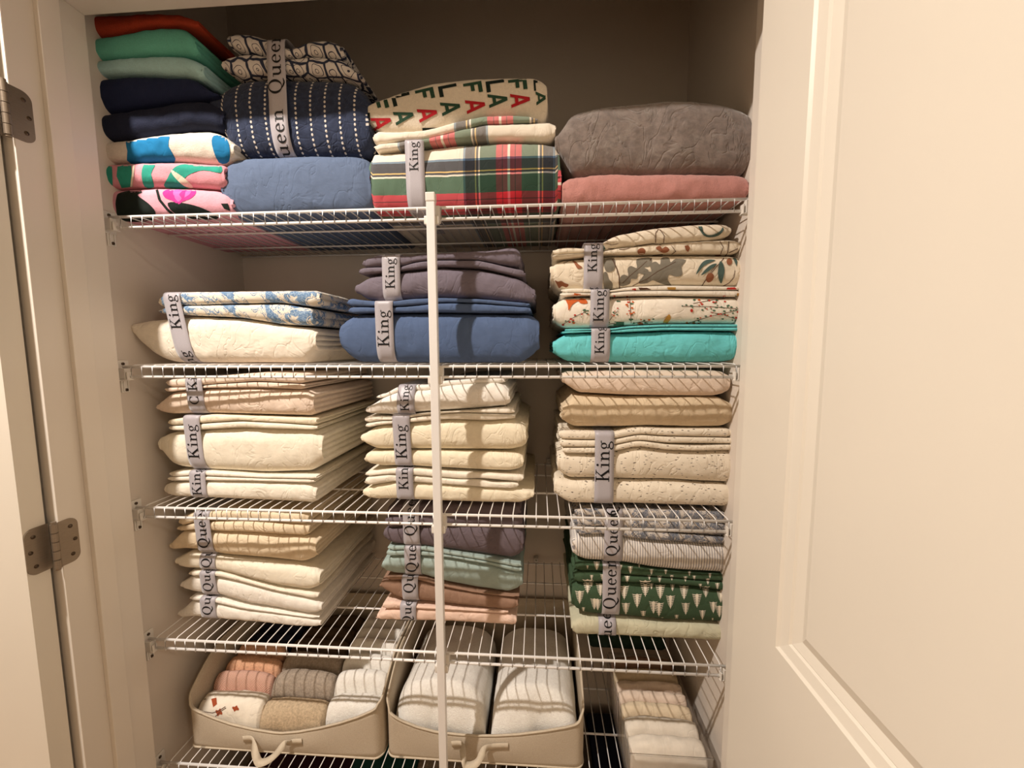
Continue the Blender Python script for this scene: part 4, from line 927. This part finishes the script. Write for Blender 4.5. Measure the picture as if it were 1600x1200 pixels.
# ------------------------------------------------------------------ bottom shelf: fabric bins
def bin_mat():
    n = N('beige_bin_canvas'); o = n.co('Object')
    return n.done(n.mix(n.step(n.noise(o, 500, 3), .3, .7), lin('c0b19c'), lin('ccbfab')), .9, n.bump(n.noise(n.co('Object', (1, 1, 1)), 900, 2), .4, .001), 0)
M['bin'] = bin_mat(); M['bin_edge'] = cloth('bin_piping', 'cdbfa9', .05, .1)
Z5 = SZ[4]
def fabric_bin(label, x0, x1, yf, front, back, side_z, hx):
    """open-topped box with a scooped front; front = photo points of the rim"""
    t = thing('storage_bin', label, 'storage bin', ((x0+x1)/2, yf+.18, Z5), 'fabric storage bins')
    rim = [(p.x, p.z) for p in (at(a, b, Y=yf) for a, b in front)]
    r = .022; path = []      # closed outline, corner arcs
    def arc(cx, cy, a0): return [(cx+r*math.cos(math.radians(a0+90*k/6)), cy+r*math.sin(math.radians(a0+90*k/6))) for k in range(7)]
    fr = [(x0+r+(x1-x0-2*r)*k/40, yf) for k in range(41)]
    path = fr[1:-1] + arc(x1-r, yf+r, -90) + [(x1, yf+r+(back-yf-2*r)*k/16) for k in range(1, 16)] + arc(x1-r, back-r, 0) + [(x1-r-(x1-x0-2*r)*k/16, back) for k in range(1, 16)] + arc(x0+r, back-r, 90) + [(x0, back-r-(back-yf-2*r)*k/16) for k in range(1, 16)] + arc(x0+r, yf+r, 180)
    def ztop(x, y):
        f = interp(rim, x); d = (y-yf)
        if d <= .004: return f
        c = interp(rim, x0+.001 if x < (x0+x1)/2 else x1-.001)
        g = min(1, d/.14); return c+(side_z-c)*math.sin(g*PI/2)
    V = []; n = len(path); K = 8; zb = Z5+.003
    for inset, zz in ((0, zb), (.003, zb+.004)):
        for (x, y) in path:
            cx, cy = (x0+x1)/2, (yf+back)/2; ix = x-math.copysign(min(inset, abs(x-cx)), x-cx); iy = y-math.copysign(min(inset, abs(y-cy)), y-cy)
            for k in range(K+1):
                z = zz+(ztop(x, y)-zz)*k/K; bul = .004*math.sin(PI*k/K)*noise.noise(Vector((x*9, y*9, 1)))
                bulge = -.005*math.sin(PI*k/K)*math.sin(PI*max(0, min(1, (x-x0)/(x1-x0)))) if y < yf+.003 else 0
                V.append((ix+bul, iy+bul+bulge, z))
    Fc = []
    for s_ in (0, 1):
        b = s_*n*(K+1)
        for i in range(n):
            j = (i+1) % n
            for k in range(K): 
                q = (b+i*(K+1)+k, b+j*(K+1)+k, b+j*(K+1)+k+1, b+i*(K+1)+k+1); Fc.append(q if not s_ else q[::-1])
    for i in range(n):
        j = (i+1) % n; Fc.append((i*(K+1)+K, j*(K+1)+K, n*(K+1)+j*(K+1)+K, n*(K+1)+i*(K+1)+K))
    Fc.append(tuple(i*(K+1) for i in range(n))[::-1]); Fc.append(tuple(n*(K+1)+i*(K+1) for i in range(n)))
    obj('bin_body', V, Fc, M['bin'], t)
    loop = [(x, y-.001 if y < yf+.003 else y, ztop(x, y)) for x, y in path]
    MB().tube(loop+[loop[0], loop[1]], .0024, 8, False).build('piping', M['bin_edge'], t)
    loop = [(x, y-.0005, zb+.002) for x, y in path]
    MB().tube(loop+[loop[0], loop[1]], .0024, 8, False).build('bottom_piping', M['bin_edge'], t)
    # webbing handle hanging off two stitched tabs
    V = []; Fc = []; P_ = [at(a, b, Y=yf+q) for a, b, q in hx]
    pts = []
    for i in range(len(P_)-1):
        p0, p1, p2, p3 = P_[max(0, i-1)], P_[i], P_[i+1], P_[min(len(P_)-1, i+2)]
        for k in range(8):
            u = k/8; pts.append(.5*((2*p1)+(p2-p0)*u+(2*p0-5*p1+4*p2-p3)*u*u+(3*p1-p0-3*p2+p3)*u**3))
    pts.append(P_[-1]); n2 = len(pts)
    for i, p in enumerate(pts):
        tg = (pts[min(i+1, n2-1)]-pts[max(i-1, 0)]).normalized(); f = i/(n2-1); fl = math.sin(PI*max(0, min(1, (f-.18)/.64)))
        wv = tg.cross(Vector((0, -1, 0))).normalized(); wv = (wv*(1-.75*fl)+Vector((0, -1, 0))*fl*.8).normalized(); nn = tg.cross(wv).normalized()
        for a in (-1, 1):
            for b in (-1, 1): V.append(p+wv*.0085*a+nn*.0008*b)
    for i in range(n2-1):
        a, b = i*4, i*4+4
        for q in ((0, 1), (1, 3), (3, 2), (2, 0)): Fc.append((a+q[0], a+q[1], b+q[1], b+q[0]))
    obj('handle', V, Fc, M['bin_edge'], t)
    return t
fabric_bin('beige canvas storage bin with a scooped front holding small washcloths, at the left', -.030, .479, .036,
    [(292,1098),(300,1106),(309,1111),(335,1122),(361,1131),(395,1139),(427,1144),(440,1145),(466,1143),(500,1137),(532,1129),(560,1120),(592,1106)], .385, Z5+.205,
    [(380,1155,-.007),(393,1155,-.009),(396,1165,-.02),(400,1182,-.035),(407,1192,-.04),(425,1184,-.035),(444,1164,-.02),(455,1160,-.009),(472,1159,-.007)])
fabric_bin('beige canvas storage bin with a scooped front holding two thick white towels, in the centre', .488, .979, .044,
    [(602,1106),(606,1113),(625,1125),(650,1135),(680,1143),(715,1147),(745,1149),(775,1149),(810,1147),(850,1142),(885,1136),(900,1132),(912,1126)], .392, Z5+.205,
    [(706,1163,-.007),(720,1163,-.009),(723,1172,-.02),(725,1188,-.035),(729,1197,-.04),(745,1192,-.035),(757,1172,-.02),(770,1167,-.009),(794,1166,-.007)])
# two thick white towels, folded lengthwise, in the centre bin
def big_towel(label, x0, x1, yf, zt, dip, seed):
    t = thing('bath_towel', label, 'towel', ((x0+x1)/2, yf+.15, Z5), 'thick white towels in the centre bin')
    V = []; nx, ny = 64, 92; zb = Z5+.012; S = Vector((seed*5.1, seed*2.3, 0))
    for i in range(nx+1):
        u = i/nx; e = abs(2*u-1); dome = (1-e**3.2)**.5 if e < 1 else 0
        for j in range(ny+1):
            v = j/ny; f = min(1, v/.16); nose = math.sin(f*PI/2)**.75
            y = yf+(.342-yf)*v + (.004*math.cos(u*9+seed)+.009*noise.noise(Vector((u*5, 0, 0))+S))*(1-f); bk = math.sin(min(1, (1-v)/.06)*PI/2)**.6
            H = (zt-.02*v-zb)*(.42+.58*dome)
            z = zb+dip(u)*(1-nose)+H*(.18+.82*nose)*(.35+.65*bk)
            z += .0035*noise.noise(Vector((u*4, v*7, 0))+S)+.0011*noise.noise(Vector((u*60, v*90, 0))+S)+.0008*noise.noise(Vector((u*120, v*180, 3))+S)
            V.append((x0+(x1-x0)*u+.002*noise.noise(Vector((v*8, u*3, 5))+S), y, z))
    Fc = [(i*(ny+1)+j, (i+1)*(ny+1)+j, (i+1)*(ny+1)+j+1, i*(ny+1)+j+1) for i in range(nx) for j in range(ny)]
    edge = [i*(ny+1) for i in range(nx+1)] + [nx*(ny+1)+j for j in range(1, ny+1)] + [i*(ny+1)+ny for i in range(nx-1, -1, -1)] + [j for j in range(ny-1, 0, -1)]
    k = len(V); V += [(V[a][0], V[a][1]+.004, zb) for a in edge]; m_ = len(edge)
    Fc += [(edge[q], k+q, k+(q+1) % m_, edge[(q+1) % m_]) for q in range(m_)]; Fc.append(tuple(range(k, k+m_))[::-1])
    o = obj('bath_towel', V, Fc, M['white_terry'], None, base=t.location)
    for kk in ('label', 'category', 'group'): o[kk] = t[kk]
    bpy.data.objects.remove(t); o.name = 'bath_towel'; return o
big_towel('thick white terry towel on the left side of the centre bin behind the pole', .500, .736, .060, Z5+.170, lambda u: .018+.020*abs(math.sin(u*7.5))+.01*u, 1)
big_towel('thick white terry towel on the right side of the centre bin', .750, .967, .060, Z5+.172, lambda u: .020+.045*max(0, u-.1)**.7, 2)
# washcloths filed upright in the left bin
def cloth_fold(label, x0, x1, y0, th, zt, mat, seed, grp='washcloths filed in the left bin', zb=None, lean=.012, name='washcloth', ds=0, cat='washcloth', bend=0):
    zb = Z5+.010 if zb is None else zb; V = []; nx = 36; S = Vector((seed*3.1, 7, seed))
    prof = [(0, 0), (-.05, .3), (-.08, .55), (-.06, .72), (.02, .86), (.14, .95), (.32, 1.0), (.5, 1.015), (.7, 1.0), (.86, .93), (.97, .8), (1.02, .6), (1.0, .3), (1, 0)]
    P2 = []
    for (a, b), (c_, d) in zip(prof, prof[1:]): P2 += [(a, b), ((a+c_)/2, (b+d)/2)]
    P2.append(prof[-1]); m_ = len(P2)
    for i in range(nx+1):
        u = i/nx; e = 1-.10*abs(2*u-1)**6-.012*math.sin(u*5+seed)
        for a, b in P2:
            h = (zt-zb)*b*e; y = y0+a*th+lean*b+.003*noise.noise(Vector((u*4, b*2, 0))+S)+bend*(2*u-1)**2
            V.append((x0+(x1-x0)*u+ds*b, y+.0012*noise.noise(Vector((u*40, b*30, 0))+S), zb+h+.003*noise.noise(Vector((u*5, a*3, 1))+S)*b+.001*noise.noise(Vector((u*50, a*20, 1))+S)*b))
    Fc = [(i*m_+j, i*m_+j+1, (i+1)*m_+j+1, (i+1)*m_+j) for i in range(nx) for j in range(m_-1)] + [(i*m_, (i+1)*m_, (i+1)*m_+m_-1, i*m_+m_-1) for i in range(nx)]
    Fc += [tuple(range(m_))[::-1], tuple(nx*m_+j for j in range(m_))]
    UVs = [(V[k][0], (k % m_)*.006) for k in range(len(V))]
    o = obj(name, V, Fc, mat, None, base=((x0+x1)/2, y0+th/2, zb), uv=UVs); tag(o, label, cat, grp)
    L = Layer(); L.bvh = BVHTree.FromPolygons([Vector(v) for v in V], Fc); o['_base'] = L.base = ((x0+x1)/2, y0+th/2, zb); L.o = o
    return o, L
zt0 = Z5+.142
w1, WL = cloth_fold('white washcloth printed with rust leaves and berries, front left of the bin', -.018, .148, .045, .052, zt0-.030, M['floral_white'], 1, bend=-.0)
cloth_fold('coral and white waffle washcloth behind the leaf printed one', -.018, .142, .099, .030, zt0-.006, M['knit'], 2)
cloth_fold('apricot orange washcloth behind the coral waffle one', -.012, .140, .131, .038, zt0+.006, M['apricot_terry'], 3)
cloth_fold('darker shaded apricot orange washcloth in front of the navy ones', -.008, .128, .172, .036, zt0+.018, M['apricot_terry'], 4)
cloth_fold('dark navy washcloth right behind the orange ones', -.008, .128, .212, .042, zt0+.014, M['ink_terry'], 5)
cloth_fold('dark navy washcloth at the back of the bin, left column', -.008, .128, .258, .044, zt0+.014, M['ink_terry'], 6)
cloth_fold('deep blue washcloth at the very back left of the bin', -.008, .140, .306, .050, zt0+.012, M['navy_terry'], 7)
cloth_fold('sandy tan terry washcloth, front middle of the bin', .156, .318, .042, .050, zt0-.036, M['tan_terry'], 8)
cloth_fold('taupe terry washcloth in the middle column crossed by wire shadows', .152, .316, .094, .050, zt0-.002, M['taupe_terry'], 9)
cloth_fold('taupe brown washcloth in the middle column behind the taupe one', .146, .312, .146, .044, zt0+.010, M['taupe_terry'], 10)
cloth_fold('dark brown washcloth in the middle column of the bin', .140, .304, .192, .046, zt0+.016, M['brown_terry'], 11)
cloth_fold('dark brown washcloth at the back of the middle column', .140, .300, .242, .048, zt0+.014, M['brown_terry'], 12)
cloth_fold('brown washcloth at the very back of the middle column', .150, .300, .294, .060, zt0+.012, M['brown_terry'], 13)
for q, (y0, th, dz, lb) in enumerate(((.050, .046, -.020, 'white terry washcloth at the front right corner of the bin'), (.098, .044, .008, 'white terry washcloth second from the front in the right column'), (.144, .042, .018, 'white terry washcloth third from the front in the right column'),
        (.188, .044, .030, 'white terry washcloth fourth from the front in the right column'), (.234, .042, .030, 'white terry washcloth fifth from the front in the right column'), (.280, .042, .028, 'white terry washcloth sixth from the front in the right column'), (.326, .040, .024, 'white terry washcloth rearmost in the right column'))):
    cloth_fold(lb, .328-.003*q, .466, y0, th, zt0+dz, M['white_terry'], 20+q)
dd = [(0, [(384,1090),(391,1088),(394,1096),(388,1104),(384,1100)]), (0, [(362,1101),(368,1098),(372,1104),(367,1112),(361,1110)]), (0, blob(343,1112,7,5,10,.3)), (0, [(305,1078),(318,1080),(312,1084)]), (0, blob(332,1100,4,6,8,.3)), (0, blob(350,1105,4,3,8,.2)), (0, blob(338,1118,4,3,8,.2))]
dd = [(0, [(330,1092),(338,1090),(339,1100),(333,1105)]), (0, blob(368,1107,5,4,10,.3,4)), (0, blob(342,1113,5,5,10,.35,4)), (0, [(308,1081),(318,1082),(313,1085)])]
for q in stroke([(318,1112),(332,1114),(343,1110),(352,1104)], 1): dd.append((1, q))
for q in stroke([(336,1120),(344,1112),(353,1106)], 1): dd.append((1, q))
for q in stroke([(307,1098),(313,1094),(322,1092)], 1): dd.append((1, q))
decal(dd, [M['p_rust'], M['p_stem']], [WL], g=3)

# clear acrylic bin with filed cloths at the right
def acrylic():
    m_ = bpy.data.materials.new('clear_acrylic'); m_.use_nodes = True; nt = m_.node_tree; b = nt.nodes['Principled BSDF']
    b.inputs['Base Color'].default_value = (.93, .93, .93, 1); b.inputs['Roughness'].default_value = .12; b.inputs['IOR'].default_value = 1.3
    b.inputs['Transmission Weight'].default_value = 1; b.inputs['Alpha'].default_value = .45
    return m_
M['clear'] = acrylic()
cx0, cx1, cy0, cy1, ch = 1.076, 1.262, -.002, .300, .100
t = thing('clear_storage_bin', 'clear plastic storage bin of filed pale cloths at the right end of the lowest shelf', 'storage bin', ((cx0+cx1)/2, .15, Z5))
m = MB(); z0 = Z5+.003
m.bbox((cx0, cy0, z0), (cx1, cy1, z0+.002), .0008); m.bbox((cx0, cy0, z0), (cx0+.002, cy1, z0+ch), .0008); m.bbox((cx1-.002, cy0, z0), (cx1, cy1, z0+ch), .0008)
m.bbox((cx0, cy0, z0), (cx1, cy0+.002, z0+ch), .0008); m.bbox((cx0, cy1-.002, z0), (cx1, cy1, z0+ch), .0008)
m.build('bin_body', M['clear'], t, smooth=False)
m = MB(); zz = z0+ch
m.tube([(cx0, cy0, zz), (cx1, cy0, zz), (cx1, cy1, zz), (cx0, cy1, zz), (cx0, cy0, zz), (cx1, cy0, zz)], .0022, 8, False); m.build('rim', M['clear'], t)
for q, (y0, th, c_, lb, dz) in enumerate(((.006, .042, 'white_back', 'white cloth at the very front of the clear bin', .008), (.050, .042, 'white_back', 'white cloth second from the front of the clear bin', .012), (.094, .034, 'sand_cotton', 'sand coloured cloth third from the front of the clear bin', .014),
        (.130, .030, 'peach_cotton', 'pale peach cloth fourth from the front of the clear bin', .016), (.162, .030, 'peach_cotton', 'pale peach cloth fifth from the front of the clear bin', .016), (.194, .040, 'tan_cotton', 'tan cloth in the shade at the rear of the clear bin', .018), (.236, .040, 'brown_cotton', 'brown cloth rearmost in the clear bin', .018))):
    cloth_fold(lb, cx0+.007, cx1-.007, y0, th, z0+ch+dz-.006, M[c_], 40+q, 'cloths filed in the clear bin', z0+.003, .010, 'folded_cloth', cat='cloth')
# dark cloths behind the clear bin
towel('folded_towel', 'dark green folded towel lying behind the clear bin', [(1.03, Z5+.15), (1.25, Z5+.145)], [(1.03, Z5+.1), (1.25, Z5+.1)], M['dark_green'], .312, 4, .395, world=True, grp=None)

# ------------------------------------------------------------------ cloths stored on the floor below
SEED[0] += 1
for q, (x0, x1, c_, lb) in enumerate(((.05, .33, 'maroon_cloth', 'dark maroon folded towel low under the left bin'), (.335, .52, 'teal_dark_cloth', 'dark teal folded towel low between maroon and taupe ones'), (.525, .76, 'taupe_terry', 'taupe folded towel low under the centre bin'), (.77, 1.02, 'fold_dark', 'very dark brown folded towel low beside the pole'), (1.03, 1.28, 'dark_navy_terry', 'dark navy folded towel low under the clear bin'))):
    for k in range(2):
        z = .005+k*.085
        lab = lb.replace('folded towel', 'folded towel on the floor,' if k == 0 else 'folded towel on top of its twin,')
        o, L = towel('folded_towel', lab, [(x0, z+.08), (x1, z+.08)], [(x0, z), (x1, z)], M[c_], .03, 4, .34, world=True, zmin=0., grp='dark towels stored on the closet floor')
for o in C.objects:
    if '_base' in o: del o['_base']
